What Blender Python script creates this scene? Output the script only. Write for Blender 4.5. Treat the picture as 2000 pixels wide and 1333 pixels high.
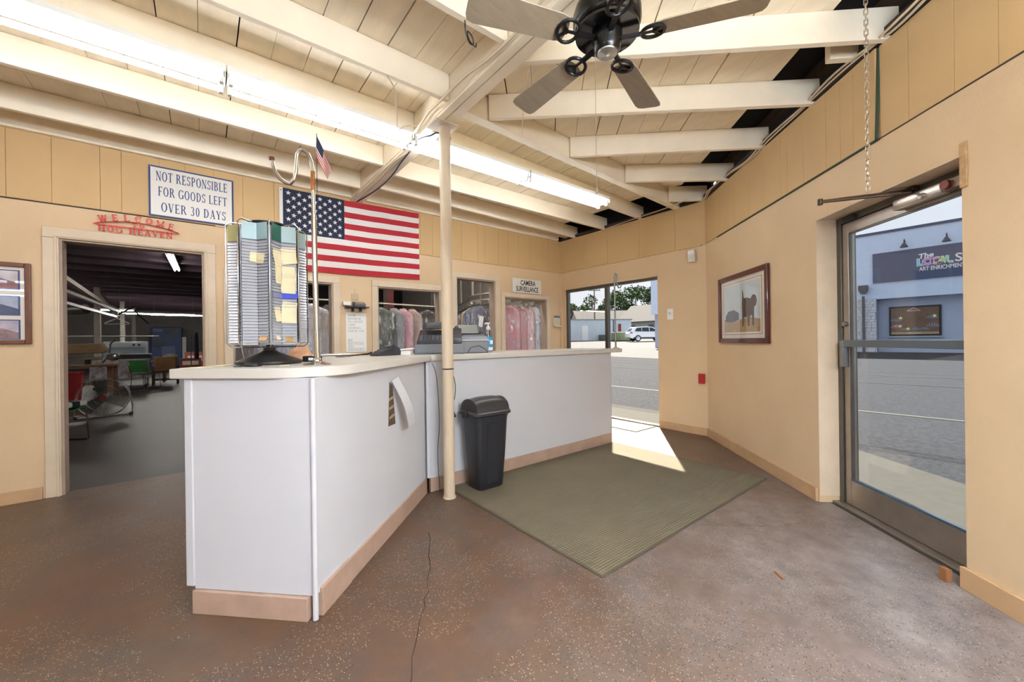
import bpy, bmesh, math, random
from mathutils import Matrix, Vector
R = math.radians
random.seed(7)
for o in list(bpy.data.objects):
    bpy.data.objects.remove(o)
scene = bpy.context.scene
COL = scene.collection

# ------------------------------------------------------------------ camera
cd = bpy.data.cameras.new('camera')
cam = bpy.data.objects.new('camera', cd)
COL.objects.link(cam)
cd.sensor_width = 36.0
cd.lens = 764.9 / 2000 * 36
cd.clip_start = 0.02
cd.clip_end = 500
_yaw, _roll = R(51.6405), -0.0136
_f = Vector((math.cos(_yaw), math.sin(_yaw), 0))
_r0 = Vector((math.sin(_yaw), -math.cos(_yaw), 0))
_up0 = Vector((0, 0, 1))
_r = _r0 * math.cos(_roll) + _up0 * math.sin(_roll)
_u = -_r0 * math.sin(_roll) + _up0 * math.cos(_roll)
_b = -_f
cam.matrix_world = Matrix(((_r.x, _u.x, _b.x, -5.017), (_r.y, _u.y, _b.y, -4.91), (_r.z, _u.z, _b.z, 1.24), (0, 0, 0, 1)))
scene.camera = cam

# ------------------------------------------------------------------ world, sun, exposure
SKY_STRENGTH = 0.62
SUN_STRENGTH = 11.5
TUBE_STRENGTH = 18.0
BATTEN_STRENGTH = 17.0
w = bpy.data.worlds.new('sky')
scene.world = w
w.use_nodes = True
bg = w.node_tree.nodes['Background']
bg.inputs[0].default_value = (0.80, 0.83, 0.88, 1)
bg.inputs[1].default_value = SKY_STRENGTH
sd = bpy.data.lights.new('sun', 'SUN')
sd.energy = SUN_STRENGTH
sd.angle = R(0.6)
sd.color = (1.0, 0.95, 0.86)
sun = bpy.data.objects.new('sun', sd)
COL.objects.link(sun)
sun.location = (16, 12, 21)
sun.rotation_euler = Vector((1.66, 1.28, 2.11)).to_track_quat('Z', 'Y').to_euler()
vs = scene.view_settings
vs.view_transform = 'Standard'
vs.look = 'None'
vs.exposure = 0.86
vs.gamma = 1.0
vs.use_curve_mapping = False

# ------------------------------------------------------------------ materials
def lin(c):
    return tuple(((x / 255) / 12.92 if x / 255 <= 0.04045 else ((x / 255 + 0.055) / 1.055) ** 2.4) for x in c)

MATS = {}
def mat(name, col, rough=0.6, metal=0.0, var=0.0, scale=6.0, bump=0.0, bscale=60.0, spec=0.5, emit=0.0, emit_col=None, alpha=1.0, stretch=None, var_col=None, coat=0.0, trans=0.0):
    if name in MATS:
        return MATS[name]
    m = bpy.data.materials.new(name)
    m.use_nodes = True
    nt = m.node_tree
    b = nt.nodes['Principled BSDF']
    c = lin(col)
    b.inputs['Base Color'].default_value = (*c, 1)
    b.inputs['Roughness'].default_value = rough
    b.inputs['Metallic'].default_value = metal
    b.inputs['Specular IOR Level'].default_value = spec
    b.inputs['Coat Weight'].default_value = coat
    b.inputs['Transmission Weight'].default_value = trans
    b.inputs['Alpha'].default_value = alpha
    if emit:
        e = lin(emit_col) if emit_col else c
        b.inputs['Emission Color'].default_value = (*e, 1)
        b.inputs['Emission Strength'].default_value = emit
    if var or bump:
        tc = nt.nodes.new('ShaderNodeTexCoord')
        mp = nt.nodes.new('ShaderNodeMapping')
        nt.links.new(tc.outputs['Object'], mp.inputs['Vector'])
        if stretch:
            mp.inputs['Scale'].default_value = stretch
    if var:
        n = nt.nodes.new('ShaderNodeTexNoise')
        n.inputs['Scale'].default_value = scale
        n.inputs['Detail'].default_value = 5
        n.inputs['Roughness'].default_value = 0.6
        nt.links.new(mp.outputs[0], n.inputs['Vector'])
        r = nt.nodes.new('ShaderNodeValToRGB')
        r.color_ramp.elements[0].position = 0.3
        r.color_ramp.elements[1].position = 0.7
        c2 = lin(var_col) if var_col else tuple(x * (1 - var) for x in c)
        r.color_ramp.elements[0].color = (*c2, 1)
        r.color_ramp.elements[1].color = (*(min(1, x * (1 + var * 0.5)) for x in c), 1)
        nt.links.new(n.outputs['Fac'], r.inputs[0])
        nt.links.new(r.outputs[0], b.inputs['Base Color'])
    if bump:
        n2 = nt.nodes.new('ShaderNodeTexNoise')
        n2.inputs['Scale'].default_value = bscale
        n2.inputs['Detail'].default_value = 3
        nt.links.new(mp.outputs[0], n2.inputs['Vector'])
        bp = nt.nodes.new('ShaderNodeBump')
        bp.inputs['Strength'].default_value = bump
        bp.inputs['Distance'].default_value = 0.01
        nt.links.new(n2.outputs['Fac'], bp.inputs['Height'])
        nt.links.new(bp.outputs[0], b.inputs['Normal'])
    MATS[name] = m
    return m

def glassmat(name, tint=(1, 1, 1), refl=1.0):
    if name in MATS:
        return MATS[name]
    m = bpy.data.materials.new(name)
    m.use_nodes = True
    nt = m.node_tree
    for n in list(nt.nodes):
        nt.nodes.remove(n)
    out = nt.nodes.new('ShaderNodeOutputMaterial')
    t = nt.nodes.new('ShaderNodeBsdfTransparent')
    t.inputs[0].default_value = (*tint, 1)
    g = nt.nodes.new('ShaderNodeBsdfGlossy')
    g.inputs['Roughness'].default_value = 0.0
    lw = nt.nodes.new('ShaderNodeLayerWeight')
    lw.inputs[0].default_value = 0.5
    pw = nt.nodes.new('ShaderNodeMath'); pw.operation = 'POWER'
    nt.links.new(lw.outputs['Facing'], pw.inputs[0]); pw.inputs[1].default_value = 4.0
    ml = nt.nodes.new('ShaderNodeMath')
    ml.operation = 'MULTIPLY_ADD'
    ml.inputs[1].default_value = 0.6 * refl
    ml.inputs[2].default_value = 0.04 * refl
    mx = nt.nodes.new('ShaderNodeMixShader')
    nt.links.new(pw.outputs[0], ml.inputs[0])
    nt.links.new(ml.outputs[0], mx.inputs[0])
    nt.links.new(t.outputs[0], mx.inputs[1])
    nt.links.new(g.outputs[0], mx.inputs[2])
    nt.links.new(mx.outputs[0], out.inputs[0])
    MATS[name] = m
    return m

WALL = mat('tan wall paint', (216, 188, 150), 0.65, var=0.06, scale=1.6, bump=0.15, bscale=140)
PANEL = mat('tan panel paint', (205, 171, 120), 0.6, var=0.06, scale=2.2, bump=0.1, bscale=90)
TRIM = mat('cream trim paint', (214, 196, 170), 0.5, var=0.08, scale=5)
BASEB = mat('tan baseboard paint', (196, 160, 120), 0.5, var=0.1, scale=6)
CEIL = mat('cream ceiling paint', (246, 232, 206), 0.6, var=0.08, scale=3.0, bump=0.1, bscale=60)
PLANK = mat('cream plank paint', (245, 230, 202), 0.6, var=0.10, scale=2.0, bump=0.12, bscale=40, stretch=(6, 0.8, 1))
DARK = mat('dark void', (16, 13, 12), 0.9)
OLDWOOD = mat('dark old wood', (70, 55, 42), 0.8, var=0.3, scale=8)
LAMW = mat('white laminate panel', (203, 203, 207), 0.42, var=0.02, scale=3)
LAMT = mat('off white countertop laminate', (208, 203, 193), 0.3, var=0.04, scale=5)
KICK = mat('pinkish brown toe board', (178, 150, 132), 0.55, var=0.12, scale=8)
ALU = mat('brushed aluminium', (168, 160, 150), 0.32, 0.85, var=0.1, scale=12)
ALUD = mat('bronze aluminium', (108, 106, 100), 0.38, 0.8, var=0.1, scale=9)
CHROME = mat('chrome', (205, 203, 198), 0.14, 1.0)
STEELG = mat('steel grey', (140, 140, 140), 0.35, 0.9)
BLACKP = mat('black plastic', (28, 27, 28), 0.42, var=0.1, scale=20)
BLACKG = mat('glossy black metal', (18, 17, 17), 0.25, 0.3)
GREYP = mat('grey plastic', (88, 90, 94), 0.5)
WHITEP = mat('white plastic', (228, 226, 220), 0.4)
PAPER = mat('white paper', (236, 234, 228), 0.8)
CREAMP = mat('cream paper', (226, 214, 176), 0.8, var=0.08, scale=20)
RED = mat('red paint', (176, 34, 32), 0.45)
GLASS = glassmat('clear glass')
GLASSB = glassmat('bluish door glass', (0.94, 0.97, 1.0))
WHITEM = mat('white enamel', (224, 226, 224), 0.35)

# ------------------------------------------------------------------ mesh helpers
CUR = [Matrix.Identity(4)]
WM = {}
class frame:
    def __init__(self, m): self.m = m
    def __enter__(self): CUR.append(CUR[-1] @ self.m)
    def __exit__(self, *a): CUR.pop()
def at(x=0, y=0, z=0, rz=0, rx=0, ry=0, s=1):
    return Matrix.Translation((x, y, z)) @ Matrix.Rotation(R(rz), 4, 'Z') @ Matrix.Rotation(R(ry), 4, 'Y') @ Matrix.Rotation(R(rx), 4, 'X') @ Matrix.Scale(s, 4)

class MB:
    def __init__(self):
        self.v = []; self.f = []
    def add(self, vs, fs):
        m = CUR[-1]; n = len(self.v)
        self.v += [m @ Vector(p) for p in vs]
        self.f += [tuple(n + i for i in f) for f in fs]
        return self
    def box(self, x0, x1, y0, y1, z0, z1):
        return self.add([(x0, y0, z0), (x1, y0, z0), (x1, y1, z0), (x0, y1, z0), (x0, y0, z1), (x1, y0, z1), (x1, y1, z1), (x0, y1, z1)],
                        [(3, 2, 1, 0), (4, 5, 6, 7), (0, 1, 5, 4), (1, 2, 6, 5), (2, 3, 7, 6), (3, 0, 4, 7)])
    def bar(self, p0, p1, w, h, up=(0, 0, 1)):
        p0 = Vector(p0); p1 = Vector(p1); d = (p1 - p0).normalized()
        s = d.cross(Vector(up))
        if s.length < 1e-4: s = d.cross(Vector((1, 0, 0)))
        s.normalize(); u = s.cross(d).normalized(); s *= w / 2; u *= h / 2
        vs = [p0 - s - u, p0 + s - u, p0 + s + u, p0 - s + u, p1 - s - u, p1 + s - u, p1 + s + u, p1 - s + u]
        return self.add(vs, [(0, 1, 2, 3), (7, 6, 5, 4), (0, 4, 5, 1), (1, 5, 6, 2), (2, 6, 7, 3), (3, 7, 4, 0)])
    def tube(self, pts, r, n=8, closed=False):
        pts = [Vector(p) for p in pts]; k = len(pts)
        rs = r if isinstance(r, (list, tuple)) else [r] * k
        vs = []; fs = []; ref = None
        for i, p in enumerate(pts):
            a = pts[(i - 1) % k] if (i > 0 or closed) else p
            b = pts[(i + 1) % k] if (i < k - 1 or closed) else p
            d = (b - a)
            d = d.normalized() if d.length > 1e-9 else Vector((0, 0, 1))
            if ref is None:
                ref = Vector((0, 0, 1)) if abs(d.z) < 0.9 else Vector((1, 0, 0))
            s = d.cross(ref); s = s.normalized() if s.length > 1e-6 else d.orthogonal().normalized()
            u = s.cross(d).normalized(); ref = u
            for j in range(n):
                t = 2 * math.pi * j / n
                vs.append(p + s * math.cos(t) * rs[i] + u * math.sin(t) * rs[i])
        for i in range(k if closed else k - 1):
            i2 = (i + 1) % k
            for j in range(n):
                fs.append((i * n + j, i * n + (j + 1) % n, i2 * n + (j + 1) % n, i2 * n + j))
        if not closed:
            fs.append(tuple(range(n - 1, -1, -1))); fs.append(tuple((k - 1) * n + j for j in range(n)))
        return self.add(vs, fs)
    def cyl(self, p0, p1, r0, r1=None, n=16):
        return self.tube([p0, p1], [r0, r0 if r1 is None else r1], n)
    def lathe(self, prof, c=(0, 0, 0), n=28, a0=0.0, a1=360.0):
        vs = []; fs = []; full = abs(a1 - a0) >= 359.9; m = n if full else n + 1
        for (r, z) in prof:
            for j in range(m):
                t = R(a0 + (a1 - a0) * j / n)
                vs.append((c[0] + r * math.cos(t), c[1] + r * math.sin(t), c[2] + z))
        for i in range(len(prof) - 1):
            for j in range(n):
                j2 = (j + 1) % m
                fs.append((i * m + j, i * m + j2, (i + 1) * m + j2, (i + 1) * m + j))
        if full:
            fs.append(tuple(range(m - 1, -1, -1))); fs.append(tuple((len(prof) - 1) * m + j for j in range(m)))
        return self.add(vs, fs)
    def prism(self, poly, a0, a1, axis='z'):
        n = len(poly)
        def mk(p, a):
            return (p[0], p[1], a) if axis == 'z' else ((p[0], a, p[1]) if axis == 'y' else (a, p[0], p[1]))
        vs = [mk(p, a0) for p in poly] + [mk(p, a1) for p in poly]
        fs = [tuple(range(n - 1, -1, -1)), tuple(range(n, 2 * n))] + [(i, (i + 1) % n, n + (i + 1) % n, n + i) for i in range(n)]
        return self.add(vs, fs)
    def ell(self, c, r, n=16, m=10):
        prof = [(max(1e-4, math.sin(math.pi * i / m)), -math.cos(math.pi * i / m)) for i in range(m + 1)]
        vs = []; fs = []
        for (a, z) in prof:
            for j in range(n):
                t = 2 * math.pi * j / n
                vs.append((c[0] + r[0] * a * math.cos(t), c[1] + r[1] * a * math.sin(t), c[2] + r[2] * z))
        for i in range(m):
            for j in range(n):
                fs.append((i * n + j, i * n + (j + 1) % n, (i + 1) * n + (j + 1) % n, (i + 1) * n + j))
        return self.add(vs, fs)
    def loft(self, rings, caps=True, closed=True):
        n = len(rings[0]); vs = [p for r_ in rings for p in r_]; fs = []
        for i in range(len(rings) - 1):
            for j in range(n if closed else n - 1):
                fs.append((i * n + j, i * n + (j + 1) % n, (i + 1) * n + (j + 1) % n, (i + 1) * n + j))
        if caps:
            fs.append(tuple(range(n - 1, -1, -1))); fs.append(tuple((len(rings) - 1) * n + j for j in range(n)))
        return self.add(vs, fs)
    def grid(self, fn, nu, nv):
        vs = [fn(i / nu, j / nv) for i in range(nu + 1) for j in range(nv + 1)]
        fs = [(i * (nv + 1) + j, (i + 1) * (nv + 1) + j, (i + 1) * (nv + 1) + j + 1, i * (nv + 1) + j + 1) for i in range(nu) for j in range(nv)]
        return self.add(vs, fs)
    def build(self, name, m, parent=None, smooth=False, bevel=0.0, seg=2, label=None, solid=0.0):
        me = bpy.data.meshes.new(name)
        vs = self.v
        if parent is not None:
            inv = WM[parent].inverted(); org = WM[parent]
            vs = [inv @ p for p in vs]
        else:
            xs = [p.x for p in vs]; ys = [p.y for p in vs]; zs = [p.z for p in vs]
            o0 = Vector(((min(xs) + max(xs)) / 2, (min(ys) + max(ys)) / 2, min(zs)))
            org = Matrix.Translation(o0)
            vs = [p - o0 for p in vs]
        me.from_pydata([tuple(p) for p in vs], [], self.f)
        bm = bmesh.new(); bm.from_mesh(me)
        bmesh.ops.recalc_face_normals(bm, faces=bm.faces)
        if bevel:
            es = [e for e in bm.edges if len(e.link_faces) == 2 and e.calc_face_angle(0) > 0.5]
            bmesh.ops.bevel(bm, geom=es, offset=bevel, segments=seg, profile=0.5, affect='EDGES', clamp_overlap=True)
        if solid:
            bmesh.ops.solidify(bm, geom=list(bm.faces), thickness=solid)
        bm.to_mesh(me); bm.free()
        if smooth or bevel:
            me.shade_smooth()
            me.set_sharp_from_angle(angle=R(40 if smooth else 22))
        me.materials.append(m)
        o = bpy.data.objects.new(name, me)
        COL.objects.link(o)
        if parent is not None:
            o.parent = parent
            WM[o] = WM[parent]
        else:
            o.location = org.translation
            WM[o] = org
        if label: o['label'] = label
        return o

def tag(o, label, cat, group=None):
    o['label'] = label; o['category'] = cat
    if group: o['group'] = group
    return o
def struct(o):
    o['kind'] = 'structure'
    return o
def thing(name, label, cat, group=None, loc=(0, 0, 0)):
    o = bpy.data.objects.new(name, None)
    o.empty_display_size = 0.05
    COL.objects.link(o)
    p = CUR[-1] @ Vector(loc)
    o.location = p
    WM[o] = Matrix.Translation(p)
    return tag(o, label, cat, group)
def piece(src, name, mw, parent):
    """another object sharing src's mesh, placed at matrix mw relative to src's own place"""
    o = bpy.data.objects.new(name, src.data)
    COL.objects.link(o)
    o.parent = parent
    o.matrix_local = mw
    WM[o] = WM[parent] @ mw
    return o
def copy_tree(root, m, label, group=None):
    """copy of a thing and its parts; m is a world matrix applied to the root's matrix"""
    r = root.copy(); COL.objects.link(r)
    r.matrix_world = m
    WM[r] = m.copy()
    r['label'] = label
    if group: r['group'] = group
    for c in list(root.children):
        d = c.copy(); COL.objects.link(d); d.parent = r
        for g in list(c.children):
            e = g.copy(); COL.objects.link(e); e.parent = d
    return r
_textcache = {}
def text(s, size, m, parent, material, depth=0.002, name='lettering', xs=1.0, bold=0.0, align='CENTER', shear=0.0):
    """flat lettering; m maps text plane (x right, y up, z out) to world"""
    cu = bpy.data.curves.new('t', 'FONT')
    cu.body = s; cu.size = size; cu.align_x = align; cu.align_y = 'CENTER'; cu.extrude = depth; cu.offset = bold; cu.shear = shear
    cu.resolution_u = 3
    to = bpy.data.objects.new('t', cu)
    COL.objects.link(to)
    bpy.context.view_layer.update()
    dg = bpy.context.evaluated_depsgraph_get()
    me = bpy.data.meshes.new_from_object(to.evaluated_get(dg))
    bpy.data.objects.remove(to)
    mm = WM[parent].inverted() @ CUR[-1] @ m @ Matrix.Diagonal((xs, 1, 1, 1))
    me.transform(mm)
    me.materials.clear(); me.materials.append(material)
    o = bpy.data.objects.new(name, me)
    COL.objects.link(o); o.parent = parent
    WM[o] = WM[parent]
    return o

# serif capitals built from strokes: cell 0..w wide, 0..1 high
def _st(x0, y0, x1, y1, t): return [(x0 - t / 2, y0), (x0 + t / 2, y0), (x1 + t / 2, y1), (x1 - t / 2, y1)]
def _hb(x0, x1, y, t): return [(x0, y - t / 2), (x1, y - t / 2), (x1, y + t / 2), (x0, y + t / 2)]
def _arc(cx, cy, rx, ry, a0, a1, tx, ty, n=16):
    o = [(cx + rx * math.cos(R(a0 + (a1 - a0) * i / n)), cy + ry * math.sin(R(a0 + (a1 - a0) * i / n))) for i in range(n + 1)]
    i_ = [(cx + (rx - tx) * math.cos(R(a0 + (a1 - a0) * i / n)), cy + (ry - ty) * math.sin(R(a0 + (a1 - a0) * i / n))) for i in range(n + 1)]
    return [[o[k], o[k + 1], i_[k + 1], i_[k]] for k in range(n)]
def glyphs(T=0.13, H=0.05):
    def _stem(x): return [_st(x, 0, x, 1, T), _hb(x - .13, x + .13, H / 2, H), _hb(x - .13, x + .13, 1 - H / 2, H)]
    def _tick(x, y, s): return [_st(x, y, x, y + s, H)]
    return {
     'I': (.34, _stem(.17)),
     'N': (.80, [_st(.13, 0, .13, 1, H), _st(.13, 1, .67, 0, T), _st(.67, 0, .67, 1, H), _hb(.02, .24, H / 2, H), _hb(.0, .2, 1 - H / 2, H), _hb(.56, .78, 1 - H / 2, H)]),
     'O': (.82, _arc(.41, .5, .38, .52, 0, 360, T, H, 28)),
     '0': (.60, _arc(.30, .5, .26, .52, 0, 360, T * .9, H, 28)),
     'T': (.72, [_st(.36, 0, .36, 1, T), _hb(.23, .49, H / 2, H), _hb(.03, .69, 1 - H / 2, H)] + _tick(.055, .8, .2) + _tick(.665, .8, .2)),
     'R': (.80, _stem(.17) + _arc(.36, .745, .27, .255, -90, 90, T, H) + [_hb(.17, .38, .515, H), _hb(.17, .38, .975, H), _st(.42, .5, .68, 0, T), _hb(.6, .78, H / 2, H)]),
     'P': (.70, _stem(.17) + _arc(.36, .73, .28, .27, -90, 90, T, H) + [_hb(.17, .38, .485, H), _hb(.17, .38, .975, H)]),
     'B': (.74, _stem(.17) + _arc(.36, .75, .25, .25, -90, 90, T, H) + _arc(.38, .265, .3, .265, -90, 90, T, H) + [_hb(.17, .4, .525, H), _hb(.17, .38, .975, H), _hb(.17, .4, .025, H)]),
     'D': (.80, _stem(.17) + _arc(.32, .5, .42, .5, -90, 90, T, H, 20) + [_hb(.17, .34, .025, H), _hb(.17, .34, .975, H)]),
     'E': (.68, _stem(.17) + [_hb(.17, .62, .025, H), _hb(.17, .60, .975, H), _hb(.17, .48, .5, H)] + _tick(.6, 0, .2) + _tick(.58, .82, .18) + _tick(.47, .42, .16)),
     'F': (.64, _stem(.17) + [_hb(.17, .60, .975, H), _hb(.17, .48, .5, H)] + _tick(.58, .8, .2) + _tick(.47, .42, .16)),
     'L': (.66, _stem(.17) + [_hb(.17, .62, .025, H)] + _tick(.6, 0, .22)),
     'S': (.60, _arc(.3, .75, .24, .26, 20, 270, T * .8, H) + _arc(.3, .26, .25, .275, -160, 90, T * .8, H) + _tick(.52, .74, .22) + _tick(.07, .04, .22)),
     'G': (.82, _arc(.42, .5, .39, .52, 40, 325, T, H, 24) + [_st(.70, .08, .70, .42, T), _hb(.56, .82, .43, H)] + _tick(.72, .76, .22)),
     'C': (.76, _arc(.42, .5, .39, .52, 40, 320, T, H, 24) + _tick(.72, .72, .24)),
     'V': (.76, [_st(.12, 1, .38, 0, T), _st(.64, 1, .40, 0, H), _hb(.0, .24, 1 - H / 2, H), _hb(.54, .76, 1 - H / 2, H)]),
     'A': (.78, [_st(.12, 0, .39, 1, H), _st(.64, 0, .39, 1, T), _hb(.2, .56, .32, H), _hb(.01, .24, H / 2, H), _hb(.5, .78, H / 2, H)]),
     'Y': (.76, [_st(.12, 1, .38, .45, T), _st(.64, 1, .40, .45, H), _st(.38, 0, .38, .5, T), _hb(.0, .24, 1 - H / 2, H), _hb(.54, .76, 1 - H / 2, H), _hb(.25, .51, H / 2, H)]),
     '3': (.58, _arc(.26, .755, .24, .26, -90, 150, T * .85, H) + _arc(.25, .265, .27, .28, -150, 90, T * .85, H)),
     'H': (.84, _stem(.17) + _stem(.67) + [_hb(.17, .67, .5, H)]),
     'W': (1.04, [_st(.12, 1, .32, 0, T), _st(.32, 0, .52, 1, H), _st(.52, 1, .72, 0, T), _st(.90, 1, .73, 0, H), _hb(.0, .24, 1 - H / 2, H), _hb(.78, 1.02, 1 - H / 2, H)]),
     'M': (.98, [_st(.15, 0, .15, 1, H), _st(.15, 1, .48, 0, T), _st(.82, 1, .48, 0, H), _st(.82, 0, .82, 1, T), _hb(.02, .28, H / 2, H), _hb(.68, .96, H / 2, H), _hb(.02, .2, 1 - H / 2, H), _hb(.76, .96, 1 - H / 2, H)]),
     'U': (.80, [_st(.17, .3, .17, 1, T), _st(.66, .3, .66, 1, H), _hb(.04, .3, 1 - H / 2, H), _hb(.55, .78, 1 - H / 2, H)] + _arc(.4, .3, .295, .32, 180, 360, .1, H)),
     'K': (.82, _stem(.17) + [_st(.22, .42, .66, 1, H), _st(.34, .56, .70, 0, T), _hb(.56, .8, 1 - H / 2, H), _hb(.58, .82, H / 2, H)]),
     '1': (.44, _stem(.22)), '5': (.56, [_hb(.12, .5, .96, .08), _st(.14, .5, .14, .98, H)] + _arc(.26, .3, .26, .32, -150, 120, T * .85, H)),
     '$': (.56, _arc(.28, .74, .22, .24, 20, 270, T * .8, H) + _arc(.28, .27, .23, .26, -160, 90, T * .8, H) + [_st(.28, -.1, .28, 1.1, H)]),
     '.': (.26, [_hb(.08, .2, .06, .12)]), ',': (.26, [_st(.1, -.14, .15, .1, .09)]),
    }
GL = glyphs()
GLB = glyphs(0.19, 0.10)
GLM = glyphs(0.165, 0.07)
def serif(s, size, m, parent, material, depth=0.002, xs=1.0, name='lettering', track=0.10, gl=None, split=False):
    b = MB(); x = 0.0; glyphs = []
    for ch in s:
        if ch == ' ':
            x += 0.42; continue
        wd, polys = (gl or GL)[ch]
        glyphs.append((x, polys)); x += wd + track
    tot = x - track
    with frame(m @ Matrix.Diagonal((size * xs, size, 1, 1))):
        for gx, polys in glyphs:
            if split: b = MB()
            for p in polys:
                b.prism([(q[0] + gx - tot / 2, q[1] - 0.5) for q in p], 0, depth)
            if split: b.build('letter', material, parent)
    if split: return None
    return b.build(name, material, parent)
# planes for lettering: A wall faces -y ; M wall faces -x
def facing_A(x, y, z): return Matrix.Translation((x, y, z)) @ Matrix(((1, 0, 0, 0), (0, 0, -1, 0), (0, 1, 0, 0), (0, 0, 0, 1)))
def facing_M(x, y, z): return Matrix.Translation((x, y, z)) @ Matrix(((0, 0, -1, 0), (-1, 0, 0, 0), (0, 1, 0, 0), (0, 0, 0, 1)))
# ------------------------------------------------------------------ floors
def floor_mat():
    m = bpy.data.materials.new('worn stained concrete'); m.use_nodes = True
    nt = m.node_tree; b = nt.nodes['Principled BSDF']; L = nt.links
    tc = nt.nodes.new('ShaderNodeTexCoord')
    def noi(s, d=6, r=0.6):
        n = nt.nodes.new('ShaderNodeTexNoise'); n.inputs['Scale'].default_value = s; n.inputs['Detail'].default_value = d; n.inputs['Roughness'].default_value = r
        L.new(tc.outputs['Object'], n.inputs['Vector']); return n
    def ramp(src, stops):
        r = nt.nodes.new('ShaderNodeValToRGB'); e = r.color_ramp.elements
        e[0].position, e[0].color = stops[0][0], (*lin(stops[0][1]), 1)
        e[1].position, e[1].color = stops[-1][0], (*lin(stops[-1][1]), 1)
        for p, c in stops[1:-1]:
            q = e.new(p); q.color = (*lin(c), 1)
        L.new(src, r.inputs[0]); return r
    def mix(fac, a, c, mode='MIX'):
        x = nt.nodes.new('ShaderNodeMix'); x.data_type = 'RGBA'; x.blend_type = mode
        if isinstance(fac, float): x.inputs[0].default_value = fac
        else: L.new(fac, x.inputs[0])
        L.new(a, x.inputs[6])
        if isinstance(c, tuple): x.inputs[7].default_value = (*lin(c), 1)
        else: L.new(c, x.inputs[7])
        return x.outputs[2]
    big = ramp(noi(0.9, 4).outputs['Fac'], [(0.36, (96, 66, 47)), (0.5, (94, 70, 52)), (0.62, (100, 86, 74))])
    mid = ramp(noi(6, 8, 0.7).outputs['Fac'], [(0.35, (72, 64, 59)), (0.55, (98, 72, 54)), (0.75, (112, 85, 63))])
    col = mix(0.5, big.outputs[0], mid.outputs[0])
    # pale grey glare of the entrance door, painted into the floor colour
    gr = nt.nodes.new('ShaderNodeVectorMath'); gr.operation = 'DISTANCE'
    L.new(tc.outputs['Object'], gr.inputs[0]); gr.inputs[1].default_value = (1.9, -1.1, 0.1)
    wn = noi(2.2, 5)
    ad = nt.nodes.new('ShaderNodeMath'); ad.operation = 'MULTIPLY_ADD'
    L.new(wn.outputs['Fac'], ad.inputs[0]); ad.inputs[1].default_value = 2.6; L.new(gr.outputs['Value'], ad.inputs[2])
    grr = ramp(ad.outputs[0], [(0.0, (255, 255, 255)), (1.0, (0, 0, 0))])
    mr = nt.nodes.new('ShaderNodeMapRange'); mr.inputs[1].default_value = 1.5; mr.inputs[2].default_value = 3.4; mr.inputs[3].default_value = 0.85; mr.inputs[4].default_value = 0.0
    L.new(ad.outputs[0], mr.inputs[0])
    nt.nodes.remove(grr)
    gc = ramp(noi(5, 8, 0.7).outputs['Fac'], [(0.3, (94, 87, 86)), (0.55, (136, 126, 123)), (0.75, (166, 158, 156))])
    col = mix(mr.outputs[0], col, gc.outputs[0])
    # aggregate chips
    def chips(scale, rnd, size, c, col):
        v = nt.nodes.new('ShaderNodeTexVoronoi'); v.inputs['Scale'].default_value = scale
        L.new(tc.outputs['Object'], v.inputs['Vector'])
        lt = nt.nodes.new('ShaderNodeMath'); lt.operation = 'LESS_THAN'; L.new(v.outputs['Distance'], lt.inputs[0]); lt.inputs[1].default_value = size
        sp = nt.nodes.new('ShaderNodeSeparateColor'); L.new(v.outputs['Color'], sp.inputs[0])
        g = nt.nodes.new('ShaderNodeMath'); g.operation = 'GREATER_THAN'; L.new(sp.outputs[0], g.inputs[0]); g.inputs[1].default_value = rnd
        pn = noi(1.7, 3); g2 = nt.nodes.new('ShaderNodeMath'); g2.operation = 'GREATER_THAN'; L.new(pn.outputs['Fac'], g2.inputs[0]); g2.inputs[1].default_value = 0.5
        ml = nt.nodes.new('ShaderNodeMath'); ml.operation = 'MULTIPLY'; L.new(lt.outputs[0], ml.inputs[0]); L.new(g.outputs[0], ml.inputs[1])
        m2 = nt.nodes.new('ShaderNodeMath'); m2.operation = 'MULTIPLY'; L.new(ml.outputs[0], m2.inputs[0]); L.new(g2.outputs[0], m2.inputs[1])
        return mix(m2.outputs[0], col, c)
    col = chips(85, 0.86, 0.28, (150, 130, 108), col)
    col = chips(150, 0.84, 0.32, (172, 156, 134), col)
    col = chips(120, 0.84, 0.32, (44, 35, 30), col)
    L.new(col, b.inputs['Base Color'])
    rr = nt.nodes.new('ShaderNodeMapRange'); rr.inputs[3].default_value = 0.3; rr.inputs[4].default_value = 0.55
    L.new(noi(3, 6).outputs['Fac'], rr.inputs[0]); L.new(rr.outputs[0], b.inputs['Roughness'])
    bp = nt.nodes.new('ShaderNodeBump'); bp.inputs['Strength'].default_value = 0.12; bp.inputs['Distance'].default_value = 0.01
    L.new(noi(45, 4).outputs['Fac'], bp.inputs['Height']); L.new(bp.outputs[0], b.inputs['Normal'])
    return m
FLOORM = floor_mat()
CEND = (-6.3926 * 0.6869, -7.2)
fl = struct(MB().prism([(-8.6, 0.1), (-8.6, -7.3), (-4.39, -7.3), (0.1, -2.55), (0.1, 0.1)], -0.12, 0).build('floor', FLOORM))
CRACK = mat('floor crack', (58, 46, 40), 0.9)
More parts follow.
